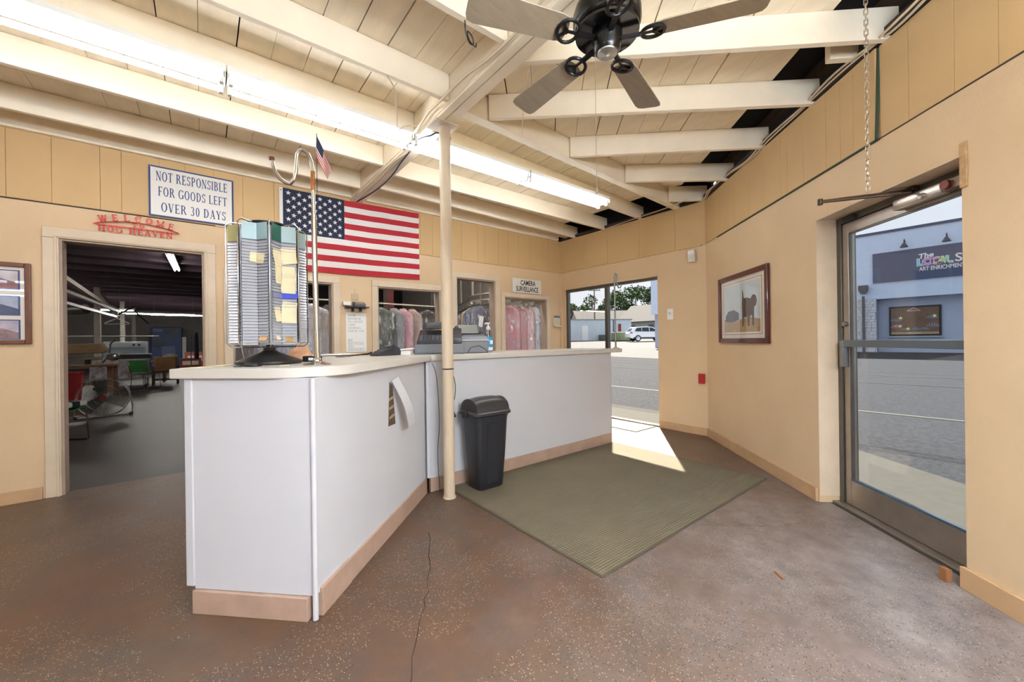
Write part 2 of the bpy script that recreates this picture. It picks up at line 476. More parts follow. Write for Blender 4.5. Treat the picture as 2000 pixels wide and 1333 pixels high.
def crack(pts, wd, seed):
    rnd = random.Random(seed); P = []
    for i in range(len(pts) - 1):
        for k in range(8):
            t = k / 8; P.append((pts[i][0] * (1 - t) + pts[i + 1][0] * t + rnd.uniform(-.008, .008), pts[i][1] * (1 - t) + pts[i + 1][1] * t + rnd.uniform(-.008, .008)))
    P.append(pts[-1])
    b = MB(); vs = []; fs = []
    for i, p in enumerate(P):
        q = P[min(i + 1, len(P) - 1)]; o = P[max(i - 1, 0)]
        d = Vector((q[0] - o[0], q[1] - o[1])); d.normalize(); ww = wd * rnd.uniform(.3, 1.1) / 2
        vs += [(p[0] - d.y * ww, p[1] + d.x * ww, .0008), (p[0] + d.y * ww, p[1] - d.x * ww, .0008)]
        if i: fs.append((2 * i - 2, 2 * i - 1, 2 * i + 1, 2 * i))
    return b.add(vs, fs).build('crack', CRACK, fl)
crack([(-3.87, -2.57), (-4.12, -3.06), (-4.38, -3.45), (-4.55, -3.75)], 0.006, 1)
crack([(-2.47, -3.6), (-2.2, -3.85), (-2.05, -3.98), (-1.9, -4.05)], 0.003, 2)

# ------------------------------------------------------------------ walls
CF = at(0, -2.553, 0, rz=226.593)
MF = at(0, 0, 0, rz=-90)
WT = 2.985
def wall(name, fr, x0, x1, ops, th=0.135, top=WT, m=None):
    b = MB()
    with frame(fr):
        xs = sorted(set([x0, x1] + [o[0] for o in ops] + [o[1] for o in ops]))
        for a, c in zip(xs[:-1], xs[1:]):
            o = [q for q in ops if q[0] <= a and q[1] >= c]
            if not o: b.box(a, c, 0, th, 0, top)
            else:
                if o[0][2] > 0: b.box(a, c, 0, th, 0, o[0][2])
                if o[0][3] < top: b.box(a, c, 0, th, o[0][3], top)
        return struct(b.build(name, m or WALL))
OPS = [(-5.945, -4.995, 0, 2.15), (-4.766, -3.805, .98, 1.95), (-3.28, -2.40, .98, 1.95), (-2.14, -1.455, 0, 2.17), (-1.27, -.365, .98, 1.94)]
wa = wall('wall_back', Matrix.Identity(4), -8.6, 0.0, OPS)
wm = wall('wall_right', MF, -0.135, 2.553, [(0.09, .955, 0.45, 2.12), (.955, 1.875, 0, 2.12)], th=0.13)
wc = wall('wall_diagonal', CF, 0, 6.5, [(2.03, 3.065, 0, 2.115)], th=0.26)
wf = wall('wall_front', at(-4.39, -7.2, 0, rz=180), 0, 4.3, [(0.3, 3.9, 0.5, 2.5)], th=0.14)
wl = wall('wall_left', at(-8.6, -7.2, 0, rz=90), 0, 7.2, [], th=0.14)
# upper wall panels
def panels(par, fr, seams, proud, z0=2.437, z1=2.987, seed=3):
    rnd = random.Random(seed)
    with frame(fr):
        for a, c in zip(seams[:-1], seams[1:]):
            g = .0009
            MB().box(a + g, c - g, -proud - rnd.uniform(0, .0012), -.0005, z0, z1).build('panel', PANEL, par, bevel=.0015, seg=1)
def seamline(x0, x1, ws):
    out = [x0]; i = 0
    while out[-1] + ws[i % len(ws)] < x1 - .06:
        out.append(out[-1] + ws[i % len(ws)]); i += 1
    return out + [x1]
panels(wa, Matrix.Identity(4), seamline(-8.6, -.01, [.28, .133, .253, .184, .22, .24]), .010)
panels(wm, MF, [.012, .55, 1.03, 1.6, 2.15, 2.60], .014)
panels(wc, CF, [.03, .45, .80, 1.10, 1.367, 1.625, 1.717, 1.923, 2.17, 2.306, 2.421, 2.597], .016)
panels(wc, CF, [2.612, 2.80, 3.044, 3.233, 3.65, 4.1, 4.6, 5.1, 5.6, 6.1], .006)
GREEN = mat('old green paint with gap shade', (44, 66, 50), 0.7)  # old green paint, darkened for the shadow in the panel gap
with frame(CF):
    MB().box(.35, 2.60, -.012, 0, 2.428, 2.437).build('panel_edge_gap', GREEN, wc)
    MB().box(2.60, 6.3, -.003, 0, 2.431, 2.437).build('panel_edge_gap', OLDWOOD, wc)
    MB().bar((2.604, -.02, 2.43), (2.606, -.004, 2.98), .012, .012).build('panel_edge_gap', GREEN, wc)
with frame(MF):
    MB().box(.02, 1.05, -.006, 0, 2.425, 2.437).build('panel_molding', PANEL, wm)
    MB().box(1.05, 2.5, -.016, 0, 2.424, 2.437).build('panel_molding', PANEL, wm)
MB().box(-8.6, -4.9, -.005, 0, 2.428, 2.437).build('panel_molding', OLDWOOD, wa)
MB().box(-4.9, -.01, -.014, 0, 2.425, 2.437).build('panel_molding', PANEL, wa)
MB().box(-.022, 0, -.022, 0, 0, 2.985).build('corner_bead', PANEL, wa, bevel=.004)
MB().box(-.04, .0, -.04, 0, 0, 2.42).build('corner_bead', WALL, wa, bevel=.006)
# baseboards
def base(name, fr, segs, h=.10, t=.016):
    with frame(fr):
        b = MB()
        for a, c in segs: b.box(a + .001, c - .001, -t, 0, 0, h)
        return struct(b.build(name, BASEB, bevel=.003))
base('baseboard_back', Matrix.Identity(4), [(-8.6, -6.05), (-4.905, -2.215), (-1.372, -.04)])
base('baseboard_right', MF, [(0.04, .95), (1.885, 2.545)], .095)
base('baseboard_diagonal', CF, [(.01, .62), (.62, 2.02), (3.05, 3.42), (3.42, 6.3)], .105, .02)
base('baseboard_left', at(-8.6, -7.2, 0, rz=90), [(0, 7.15)])
with frame(CF):
    tag(MB().box(2.98, 3.02, -.05, -.022, 0.0, .065).build('wood_offcut', mat('raw wood end', (150, 100, 60), .7, var=.2), bevel=.003), 'small raw wood block leaning at the baseboard end beside the glass door', 'wood block')

# casings round the openings of the back wall
def casing(name, x0, x1, z0, z1, w, head=True, sill=True, th=.135):
    r = thing(name, '', '', loc=((x0 + x1) / 2, 0, z0))
    del r['label']; del r['category']
    struct(r)
    MB().box(x0 - w, x0, -.018, .0, z0 if not sill else z0 - .02, z1).build('casing', TRIM, r, bevel=.005)
    MB().box(x1, x1 + w, -.018, .0, z0 if not sill else z0 - .02, z1).build('casing', TRIM, r, bevel=.005)
    MB().box(x0 - w, x1 + w, -.019, .0, z1, z1 + w).build('casing', TRIM, r, bevel=.005)
    J = mat('brown grey jamb paint', (172, 152, 134), .6, var=.1)
    MB().box(x0, x0 + .016, 0, th, z0, z1).build('jamb', J, r)
    MB().box(x1 - .016, x1, 0, th, z0, z1).build('jamb', J, r)
    MB().box(x0 + .016, x1 - .016, 0, th, z1 - .016, z1).build('jamb', J, r)
    if sill: MB().box(x0 - w, x1 + w, -.03, th, z0 - .02, z0).build('sill', TRIM, r, bevel=.004)
    return r
d1 = casing('door_1', *OPS[0], .092, sill=False)
MB().box(-5.972, -5.955, -.026, -.016, 0, 2.16).build('casing_bead', TRIM, d1, bevel=.003)
MB().box(-4.985, -4.968, -.026, -.016, 0, 2.16).build('casing_bead', TRIM, d1, bevel=.003)
MB().box(-5.972, -4.968, -.026, -.016, 2.16, 2.175).build('casing_bead', TRIM, d1, bevel=.003)
casing('window_1', *OPS[1], .075)
casing('window_2', *OPS[2], .075)
casing('door_2', *OPS[3], .08, sill=False)
casing('window_3', *OPS[4], .072)

# ------------------------------------------------------------------ ceiling: deck, planks, joists, beams
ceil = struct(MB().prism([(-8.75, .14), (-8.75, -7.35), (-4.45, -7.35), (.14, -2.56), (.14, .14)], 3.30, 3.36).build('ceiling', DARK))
b = MB()   # fascia closing the void above the walls
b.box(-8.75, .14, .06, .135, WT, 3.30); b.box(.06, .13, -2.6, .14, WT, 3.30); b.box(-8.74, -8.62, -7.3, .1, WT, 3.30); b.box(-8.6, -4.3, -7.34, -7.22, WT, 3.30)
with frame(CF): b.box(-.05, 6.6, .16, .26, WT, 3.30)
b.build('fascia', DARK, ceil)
def clip(poly, n, d):   # keep n.p <= d
    out = []
    for i in range(len(poly)):
        p, q = poly[i], poly[(i + 1) % len(poly)]
        a = n[0] * p[0] + n[1] * p[1] - d; c = n[0] * q[0] + n[1] * q[1] - d
        if a <= 0: out.append(p)
        if (a < 0 < c) or (c < 0 < a):
            t = a / (a - c); out.append((p[0] + t * (q[0] - p[0]), p[1] + t * (q[1] - p[1])))
    return out
def planks(poly, ang, pitch, off, seed):
    rnd = random.Random(seed)
    n = (-math.sin(R(ang)), math.cos(R(ang)))
    ds = [n[0] * p[0] + n[1] * p[1] for p in poly]
    k = math.floor((min(ds) - off) / pitch)
    while off + k * pitch < max(ds):
        g = rnd.choice([.0025, .004, .006, .008])
        a, c = off + k * pitch, off + (k + 1) * pitch - g
        q = clip(clip(poly, n, c), (-n[0], -n[1]), -a)
        if len(q) >= 3:
            dz = rnd.uniform(0, .004)
            MB().prism(q, 3.172 + dz, 3.195 + dz).build('plank', PLANK, ceil)
        k += 1
planks([(-8.6, -7.2), (-3.52, -7.2), (-3.52, -.02), (-8.6, -.02)], 90, .193, .0, 1)
planks([(-3.52, -2.3), (-.30, -2.3), (-.30, -.02), (-3.52, -.02)], 90, .193, .0, 2)
ex = -.7267 * .30, .6869 * .30
planks([(-3.52, -2.3), (-3.52, -6.27 + .45), (-.05 + ex[0], -2.60 + ex[1]), (-.30, -2.3)], 226.593, .193, .03, 3)
def joist(p0, p1, t=.042, z0=2.985, z1=3.172, name='joist'):
    d = Vector((p1[0] - p0[0], p1[1] - p0[1], 0)).normalized(); n = Vector((d.y, -d.x, 0))
    # p0,p1 give the bottom edge nearest the camera; body lies behind it
    if n.y > 0: n = -n
    s = -n * t
    P = [(p0[0], p0[1]), (p1[0], p1[1]), (p1[0] + s.x, p1[1] + s.y), (p0[0] + s.x, p0[1] + s.y)]
    return MB().prism(P, z0, z1).build(name, CEIL, ceil, bevel=.003, seg=1)
for y in (-.41, -1.12, -1.83, -2.43, -3.12, -3.8, -4.5, -5.2, -5.9, -6.6): joist((-8.6, y), (-3.60, y))
joist((-8.6, -.055), (-.1, -.055), .045)
joist((-3.44, -.54), (.05, -.36)); joist((-3.44, -.97), (.05, -.985)); joist((-3.44, -1.80), (.05, -1.64))
joist((-3.44, -2.39), (.05, -2.215), .085, 2.98, name='beam')
joist((-3.44, -3.04), (-1.80, -4.536)); joist((-3.24, -2.41), (-1.38, -4.06)); joist((-2.26, -2.355), (-.93, -3.575)); joist((-1.33, -2.315), (-.40, -3.06)); joist((-.36, -2.27), (.0, -2.58))
joist((-3.44, -3.99), (-2.26, -5.07)); joist((-3.44, -4.93), (-2.74, -5.57))
# short blocks and void lumber along the diagonal wall
with frame(CF):
    MB().box(2.43, 2.48, -.19, -.02, 3.02, 3.15).build('joist_block', CEIL, ceil, bevel=.003)
    MB().box(.02, 6.3, -.03, .16, 3.0, 3.05).build('plate', OLDWOOD, ceil)
    MB().box(.02, 6.3, .02, .10, 3.2, 3.28).build('plate', OLDWOOD, ceil)
with frame(MF):
    MB().box(.02, 2.55, -.02, .06, 3.0, 3.04).build('plate', OLDWOOD, ceil)
    MB().box(.15, .19, -.25, -.02, 3.02, 3.16).build('joist_block', CEIL, ceil)
bm_ = MB().box(-3.595, -3.44, -7.2, -.02, 2.975, 3.172).build('beam', CEIL, ceil, bevel=.004)
MB().box(-3.588, -3.532, -7.2, -.02, 2.955, 2.975).build('beam_strip', CEIL, bm_, bevel=.003)
MB().box(-3.522, -3.446, -7.2, -2.2, 2.958, 2.975).build('beam_strip', CEIL, bm_, bevel=.003)
MB().box(-3.522, -3.446, -2.02, -.02, 2.958, 2.975).build('beam_strip', CEIL, bm_, bevel=.003)

# ------------------------------------------------------------------ right wall: window and open glass door
with frame(MF):
    w4 = thing('window_4', '', '', loc=(.55, .06, .45)); del w4['label']; del w4['category']; struct(w4)
    for a in ((.09, .135, .03, .09, .45, 2.12), (.93, .985, .03, .10, 0.0, 2.12), (.135, .93, .03, .09, 2.075, 2.12), (.135, .93, .03, .09, .45, .50)):
        MB().box(*a).build('frame', ALUD, w4, bevel=.003)
    MB().box(.135, .93, .056, .062, .50, 2.075).build('pane', GLASS, w4)
    MB().box(.085, 1.89, -.012, .004, 2.12, 2.132).build('casing', TRIM, w4, bevel=.003)
    MB().box(.085, .955, 0, .03, .43, .45).build('sill', TRIM, w4)
    MB().box(.985, 1.875, .02, .10, 0, .022).build('threshold', ALU, w4, bevel=.003)
    MB().box(.985, 1.875, .03, .10, 2.085, 2.12).build('head_frame', ALUD, w4)
# the leaf hangs open, hinged at its right jamb and swung outwards
with frame(MF @ at(1.84, .10, 0, rz=90)):
    d3 = thing('door_3', '', '', loc=(.4, 0, 0)); del d3['label']; del d3['category']; struct(d3)
    for a in ((0, .05, -.022, .022, .02, 2.07), (.76, .81, -.022, .022, .02, 2.07), (.05, .76, -.022, .022, 2.01, 2.07), (.05, .76, -.022, .022, .02, .14)):
        MB().box(*a).build('door_rail', ALU, d3, bevel=.003)
    MB().box(.05, .76, -.003, .003, .14, 2.01).build('pane', GLASSB, d3)
    for s in (-1, 1):
        MB().tube([(.785, s * .022, .95), (.785, s * .07, .95), (.785, s * .07, 1.2), (.785, s * .022, 1.2)], .011, 8).build('door_handle', STEELG, d3, smooth=True)

# ------------------------------------------------------------------ diagonal wall: recessed aluminium door
with frame(CF):
    d4 = thing('door_4', '', '', loc=(2.55, .16, 0)); del d4['label']; del d4['category']; struct(d4)
    y0, y1 = .14, .185
    x0, x1, zt = 2.03, 3.065, 2.115
    JM = mat('cream door jamb', (222, 200, 172), .55, var=.08)
    MB().box(x0 - .001, x0 + .004, .0, y0, .05, zt).build('jamb', JM, d4)
    MB().box(x0, x1, 0, y0, zt - .004, zt + .001).build('jamb', JM, d4)
    MB().box(x0, x0 + .045, y0, y1 + .06, 0, zt).build('door_frame', ALUD, d4, bevel=.002)
    MB().box(x1 - .045, x1, y0, y1 + .06, 0, zt).build('door_frame', ALUD, d4, bevel=.002)
    MB().box(x0 + .045, x1 - .045, y0, y1 + .06, zt - .05, zt).build('door_frame', ALUD, d4, bevel=.002)
    MB().box(x0, x1, y0 - .05, y1 + .07, 0, .018).build('threshold', ALU, d4, bevel=.003)
    a, c = x0 + .048, x1 - .048
    MB().box(a, a + .055, y0 + .01, y1 + .01, .022, zt - .055).build('door_stile', ALU, d4, bevel=.003)
    MB().box(c - .055, c, y0 + .01, y1 + .01, .022, zt - .055).build('door_stile', ALU, d4, bevel=.003)
    MB().box(a + .055, c - .055, y0 + .01, y1 + .01, .022, .20).build('door_rail', ALU, d4, bevel=.003)
    MB().box(a + .055, c - .055, y0 + .01, y1 + .01, zt - .13, zt - .055).build('door_rail', ALU, d4, bevel=.003)
    gl = MB().box(a + .055, c - .055, y0 + .03, y0 + .036, .20, zt - .13).build('pane', GLASSB, d4)
    BL = mat('dark blue grey glazing gasket', (70, 88, 104), .5)
    MB().box(a + .055, c - .055, y0 + .008, y0 + .03, .20, .215).build('glazing_bead', BL, d4)
    MB().box(a + .055, c - .055, y0 + .014, y0 + .03, zt - .14, zt - .13).build('glazing_bead', ALUD, d4)
    MB().box(a + .055, a + .066, y0 + .014, y0 + .03, .20, zt - .13).build('glazing_bead', ALUD, d4)
    MB().box(c - .066, c - .055, y0 + .014, y0 + .03, .20, zt - .13).build('glazing_bead', ALUD, d4)
    pb = MB().box(a + .03, c - .03, y0 - .028, y0 - .004, 1.165, 1.215).build('push_bar', mat('blue grey bar', (120, 130, 138), .35, .7), d4, bevel=.004)
    MB().box(a + .012, a + .046, y0 - .03, y0 + .01, 1.02, 1.21).build('latch_plate', STEELG, d4, bevel=.003)
    MB().cyl((a + .03, y0 + .012, 1.33), (a + .03, y0 - .012, 1.33), .018, n=16).build('lock_cylinder', STEELG, d4, smooth=True)
    MB().box(x0 + .1, x0 + .2, y0 - .03, y0, zt - .05, zt - .02).build('door_stop', BLACKP, d4, bevel=.004)
    # closer and its arms
    cl = MB().box(x1 - .50, x1 - .20, y0 - .05, y0 + .008, zt - .115, zt - .05).build('door_closer', mat('silver closer', (190, 182, 170), .3, .8), d4, bevel=.014, seg=3)
    MB().box(x1 - .20, x1 - .05, y0 - .045, y0 + .008, zt - .11, zt - .05).build('closer_end', mat('brown closer end', (120, 96, 76), .45, .4), cl, bevel=.006)
    MB().cyl((x1 - .17, y0 - .048, zt - .08), (x1 - .17, y0 - .062, zt - .08), .024, n=18).build('closer_cap', mat('dull red cap', (128, 46, 36), .5), cl, smooth=True)
    for zz in (zt - .068, zt - .094): MB().cyl((x1 - .085, y0 - .045, zz), (x1 - .085, y0 - .05, zz), .010, n=12).build('screw', BLACKP, cl, smooth=True)
    MB().cyl((x1 - .30, y0 - .052, zt - .09), (x1 - .30, y0 - .066, zt - .09), .016, n=16).build('closer_valve', CHROME, cl, smooth=True)
    AR = mat('dark arm metal', (70, 52, 40), .4, .7)
    MB().bar((x1 - .36, y0 - .06, zt - .05), (x1 - .53, -.30, zt - .03), .022, .008).build('closer_arm', AR, d4)
    MB().bar((x1 - .53, -.30, zt - .022), (x1 - .40, y0 - .02, zt - .018), .018, .008).build('closer_arm', AR, d4)
    MB().cyl((x1 - .53, -.30, zt - .045), (x1 - .53, -.30, zt - .01), .014, n=12).build('arm_pivot', AR, d4, smooth=True)
    MB().box(x1 - .44, x1 - .37, y0 - .04, y0, zt - .03, zt - .004).build('arm_bracket', AR, d4, bevel=.003)
    # peeling bits at the right corner
    MB().box(x1 - .004, x1 + .03, -.008, 0, zt - .16, zt + .06).build('torn_wall_edge', mat('torn drywall paper', (196, 160, 118), .9, var=.3, scale=30, bump=.6), wc, bevel=.003)
# front window behind the camera
with frame(at(-4.39, -7.2, 0, rz=180)):
    w5 = thing('window_5', '', '', loc=(2.1, .07, .5)); del w5['label']; del w5['category']; struct(w5)
    for k in range(4):
        xx = .3 + k * 1.2
        MB().box(xx - (.0 if k == 0 else .03), xx + (.05 if k == 0 else .03) - (.03 if k == 3 else 0), .04, .10, .5, 2.5).build('frame', ALUD, w5)
        if k < 3: MB().box(xx + .05, xx + 1.17, .066, .072, .55, 2.45).build('pane', GLASS, w5)
    MB().box(.3, 3.9, .04, .10, .5, .55).build('frame', ALUD, w5)
    MB().box(.3, 3.9, .04, .10, 2.45, 2.5).build('frame', ALUD, w5)
# ------------------------------------------------------------------ fluorescent fixtures
TUBE = mat('lit fluorescent tube', (255, 253, 248), .4, emit=TUBE_STRENGTH, emit_col=(238, 244, 255))
TUBED = mat('dim fluorescent tube', (240, 240, 235), .3, emit=TUBE_STRENGTH * .9, emit_col=(238, 244, 255))
BATT = mat('lit batten tube', (255, 253, 248), .4, emit=BATTEN_STRENGTH * .75, emit_col=(204, 224, 255))
BATFILL = mat('added fill batten tube', (255, 253, 248), .4, emit=BATTEN_STRENGTH * 6.4, emit_col=(222, 237, 255))
ENAM = mat('white lamp housing', (226, 226, 220), .4)
def strip_light(x0, x1, y, label, z=2.985, tubes=(TUBED, TUBE), group='ceiling tube lamps in the front room', drop=0):
    t = thing('fluorescent_lamp', label, 'lamp', group, loc=((x0 + x1) / 2, y, z))
    h = MB().prism([(y - .105, z), (y - .10, z - .030), (y - .03, z - .045), (y - .022, z - .062), (y + .022, z - .062), (y + .03, z - .045), (y + .10, z - .030), (y + .105, z)], x0, x1, 'x').build('housing', ENAM, t)
    for s, tm in zip((-1, 1), tubes):
        MB().cyl((x0 + .035, y + s * .062, z - .078), (x1 - .035, y + s * .062, z - .078), .0165, n=12).build('tube', tm, t, smooth=True)
        for xe in (x0 + .02, x1 - .02):
            MB().box(xe - .012, xe + .012, y + s * .062 - .018, y + s * .062 + .018, z - .105, z - .03).build('lamp_holder', ENAM, t, bevel=.004)
    for xe in (x0, x1):
        MB().box(xe - .004 if xe == x1 else xe, xe if xe == x1 else xe + .004, y - .10, y + .10, z - .066, z).build('end_plate', ENAM, t)
    return t
LX = [-7.36, -6.12, -4.88, -3.63, -2.37, -1.08]
LL = ['white tube lamp at the far left edge of the ceiling row', 'white tube lamp in the ceiling row above the hog heaven doorway', 'white tube lamp left of the support pole ending above the small flag', 'white tube lamp directly behind the top of the support pole', 'white tube lamp at the right end of the ceiling row']
for i in range(5): strip_light(LX[i] + .004, LX[i + 1] - .004, -1.81, LL[i])
def batten_light(x0, x1, y, label, z=2.2, tm=None):  # unseen lamps, kept bare and hung low to brighten the ceiling
    """bare hanging batten: slim spine, two open tubes, light goes up as well as down"""
    t = thing('fluorescent_lamp', label, 'lamp', 'unseen hanging batten lamps behind the viewer', loc=((x0 + x1) / 2, y, z))
    MB().box(x0, x1, y - .022, y + .022, z, z + .035).build('spine', ENAM, t, bevel=.004)
    for s in (-1, 1):
        MB().cyl((x0 + .03, y + s * .055, z + .018), (x1 - .03, y + s * .055, z + .018), .0165, n=12).build('tube', tm or BATT, t, smooth=True)
        for xe in (x0 + .02, x1 - .02): MB().box(xe - .012, xe + .012, y + s * .055 - .02, y + s * .055 + .02, z - .004, z + .04).build('lamp_holder', ENAM, t)
    for xe in (x0 + .2, x1 - .2): MB().cyl((xe, y, z + .035), (xe, y, 3.17), .003, n=6).build('hanger_rod', STEELG, t)
    return t
nm = ['nearest', 'middle', 'farthest']
for j, y in enumerate((-4.3, -5.6, -6.7)):
    for i in range(3): batten_light(-8.45 + i * 1.24, -7.22 + i * 1.24, y, 'unseen bare batten lamp hung low for fill light, %s row behind the viewer, %s from the left wall' % (['front', 'middle', 'rear'][j], nm[i]))
for j, y in enumerate((-5.35, -5.95, -6.5)): batten_light(-4.78, -3.62, y, 'added unseen batten lamp near the diagonal wall brightening the counter fronts, %s of three' % ['first', 'second', 'third'][j], z=2.1, tm=BATFILL)  # added behind the viewer to brighten counter fronts and the right ceiling
# ------------------------------------------------------------------ support pole
pm = mat('cream pole paint', (205, 187, 160), .5, var=.12, scale=7, stretch=(3, 3, .6))
t = thing('support_pole', 'cream painted round steel support pole standing at the bend of the counter', 'pole', loc=(-3.483, -2.143, 0))
MB().cyl((-3.483, -2.143, 0), (-3.483, -2.143, 2.945), .0445, n=28).build('shaft', pm, t, smooth=True)
MB().box(-3.60, -3.40, -2.23, -2.06, 2.945, 2.957).build('cap_plate', pm, t, bevel=.003)
MB().lathe([(.0445, 0), (.052, 0), (.05, .014), (.0446, .018)], (-3.483, -2.143, 0), 28).build('foot_ring', pm, t, smooth=True)
MB().lathe([(.0447, 0), (.0465, .002), (.0465, .008), (.0447, .01)], (-3.483, -2.143, 1.02), 24).build('cable_tie', BLACKP, t, smooth=True)

# ------------------------------------------------------------------ counters
FF = at(-4.63, -2.98, 0, rz=45)      # x along the angled front, y towards its back
CZ = 1.085
t = thing('angled_counter', 'white laminate angled counter section with an end panel facing the doorway', 'counter', 'laminate counters', loc=(-4.4, -2.4, 0))
with frame(FF):
    MB().box(0.0, .018, .012, .60, .108, CZ).build('end_panel', LAMW, t, bevel=.0015)
    MB().box(-.006, .02, .60, .64, .12, CZ).build('end_trim', LAMW, t, bevel=.004)
    MB().tube([(.002, .002, .004), (.002, .002, CZ)], .0125, 16).build('corner_post', LAMW, t, smooth=True)
    MB().box(.014, .766, 0, .018, .108, CZ).build('front_panel', LAMW, t, bevel=.0012)
    MB().box(.768, 1.475, 0, .018, .108, CZ).build('front_panel', LAMW, t, bevel=.0012)
    MB().box(-.016, .02, .03, .60, 0, .105).build('toe_board', KICK, t, bevel=.003)
    MB().box(.03, .281, -.016, .02, 0, .128).build('toe_board', KICK, t, bevel=.003)
    MB().box(.284, 1.47, -.012, .02, 0, .122).build('toe_board', KICK, t, bevel=.003)
    MB().box(.03, 1.60, .58, .60, .1, CZ).build('back_panel', LAMW, t)
    # peeled cut-out in the front
    MB().prism([(.775, .70), (.885, .695), (.845, .955), (.80, .985)], -.002, .004, 'y').build('cutout', mat('torn brown board', (96, 74, 54), .9, var=.5, scale=40), t)
    for zz in (.74, .80, .86): MB().prism([(.785, zz), (.868, zz + .012), (.862, zz + .03), (.788, zz + .018)], -.0035, -.002, 'y').build('torn_strip', mat('torn light fibre', (170, 150, 122), .9, var=.3, scale=50), t)
    vs = []
    MB().grid(lambda u, v: (.815 + .10 * v * v + u * (.075 + .02 * v) + .02 * v, -.012 - .075 * math.sin(v * 2.2) - .01 * u, .99 - .335 * v + .02 * u), 4, 10).build('peeled_flap', LAMW, t, smooth=True, solid=.003)
t2 = thing('straight_counter', 'white laminate straight counter section running behind the black waste bin', 'counter', 'laminate counters', loc=(-2.4, -1.6, 0))
MB().box(-3.545, -1.165, -1.935, -1.917, .108, CZ).build('front_panel', LAMW, t2, bevel=.0012)
MB().box(-3.575, -3.547, -1.945, -1.915, .118, CZ).build('joint_strip', LAMW, t2, bevel=.003)
MB().box(-1.167, -1.147, -1.94, -1.30, 0.005, CZ).build('end_panel', LAMW, t2, bevel=.002)
MB().box(-3.55, -2.2, -1.95, -1.92, 0, .112).build('toe_board', KICK, t2, bevel=.003)
MB().box(-2.198, -1.168, -1.95, -1.92, 0, .112).build('toe_board', KICK, t2, bevel=.003)
MB().box(-3.85, -1.17, -1.32, -1.30, .1, CZ).build('back_panel', LAMW, t2)
# tops
arc = [(.26 - .28 * math.cos(R(a)), .22 - .28 * math.sin(R(a))) for a in range(0, 91, 10)]
top_l = [(-.02, .70)] + arc
W2 = lambda p: ((FF @ Vector((p[0], p[1], 0))).x, (FF @ Vector((p[0], p[1], 0))).y)
poly = [W2(p) for p in top_l] + [(-3.541, -1.975), (-3.92, -1.28), (-3.92, -.80), (-4.30, -.80), (-4.50, -1.22), W2((1.02, .70))]
tag(MB().prism(poly, CZ, 1.131).build('countertop', LAMT, bevel=.004), 'off white countertop with a rounded corner under the ticket carousel', 'countertop', 'laminate countertops')
tag(MB().prism([(-3.538, -1.975), (-.97, -1.975), (-.97, -1.28), (-3.917, -1.28)], CZ, 1.131).build('countertop', LAMT, bevel=.004), 'long straight off white countertop holding the hand sanitizer bottle', 'countertop', 'laminate countertops')
TZ = 1.1315

# ------------------------------------------------------------------ ticket carousel
CX, CY = -4.722, -2.36
t = thing('ticket_carousel', 'tall rotating wire carousel filled with ticket slots and cream tickets on the countertop', 'carousel', loc=(CX, CY, TZ))
MB().lathe([(.155, 0), (.162, .006), (.162, .016), (.14, .026), (.09, .045), (.05, .062), (.03, .075), (.03, .088), (.018, .09), (.018, .15)], (CX, CY, TZ), 40).build('base', mat('dark grey turntable', (62, 60, 58), .35, .6, var=.1), t, smooth=True)
MB().cyl((CX, CY, TZ + .09), (CX, CY, 1.90), .016, n=12).build('column', STEELG, t, smooth=True)
NS = 8
RO, RI, Z0, Z1 = .180, .132, 1.238, 1.862
STRIP = mat('clear grey ticket strips', (176, 178, 184), .22, var=.08, scale=9, coat=.4)
STRIPW = mat('white ticket strips', (224, 226, 232), .25, coat=.4)
off = 265
verts = []
for k in range(2 * NS):
    a = R(off + k * 180 / NS); rr = RO if k % 2 == 0 else RI
    verts.append((CX + rr * math.cos(a), CY + rr * math.sin(a)))
for k in range(2 * NS):
    p, q = Vector(verts[k]), Vector(verts[(k + 1) % (2 * NS)])
    d = (q - p).normalized(); n = Vector((d.y, -d.x))
    mid = (p + q) / 2 - Vector((CX, CY))
    if n.dot(mid) < 0: n = -n
    p2 = p + d * .006; q2 = q - d * .003
    bk = MB(); L_ = 34; hh = (Z1 - Z0 - .09) / L_
    for i in range(L_):
        z = Z0 + .012 + i * hh
        a1, c1 = p2 + n * .013, q2 + n * .013
        a, c = p2 + n * .004, q2 + n * .004
        bk.add([(a1.x, a1.y, z), (c1.x, c1.y, z), (c.x, c.y, z + hh * .96), (a.x, a.y, z + hh * .96), (c1.x, c1.y, z + hh), (a1.x, a1.y, z + hh)], [(0, 1, 2, 3), (3, 2, 4, 5)])
    s_ = bk.build('slot_strips', STRIPW if k in (12, 13, 11) else STRIP, t)
    s_['kind'] = 'stuff'
    bb = MB(); bb.add([(p2.x, p2.y, Z0), (q2.x, q2.y, Z0), (q2.x, q2.y, Z1), (p2.x, p2.y, Z1)], [(0, 1, 2, 3)])
    bb.build('wing_panel', STRIP, t, solid=.003)
    hi = {15: 0, 14: 0, 13: 2, 12: 2, 0: 1, 1: 3, 2: 4, 11: 1}.get(k, 3); hc = [(150, 178, 182), (40, 92, 78), (190, 184, 130), (148, 172, 172), (90, 150, 70)][hi]
    a, c = p2 + n * .010, q2 + n * .010
    MB().add([(a.x, a.y, Z1 - .075), (c.x, c.y, Z1 - .075), (c.x, c.y, Z1 + .012), (a.x, a.y, Z1 + .012)], [(0, 1, 2, 3)]).build('header_card', mat('header card %d' % hi, hc, .3), t, solid=.0015)
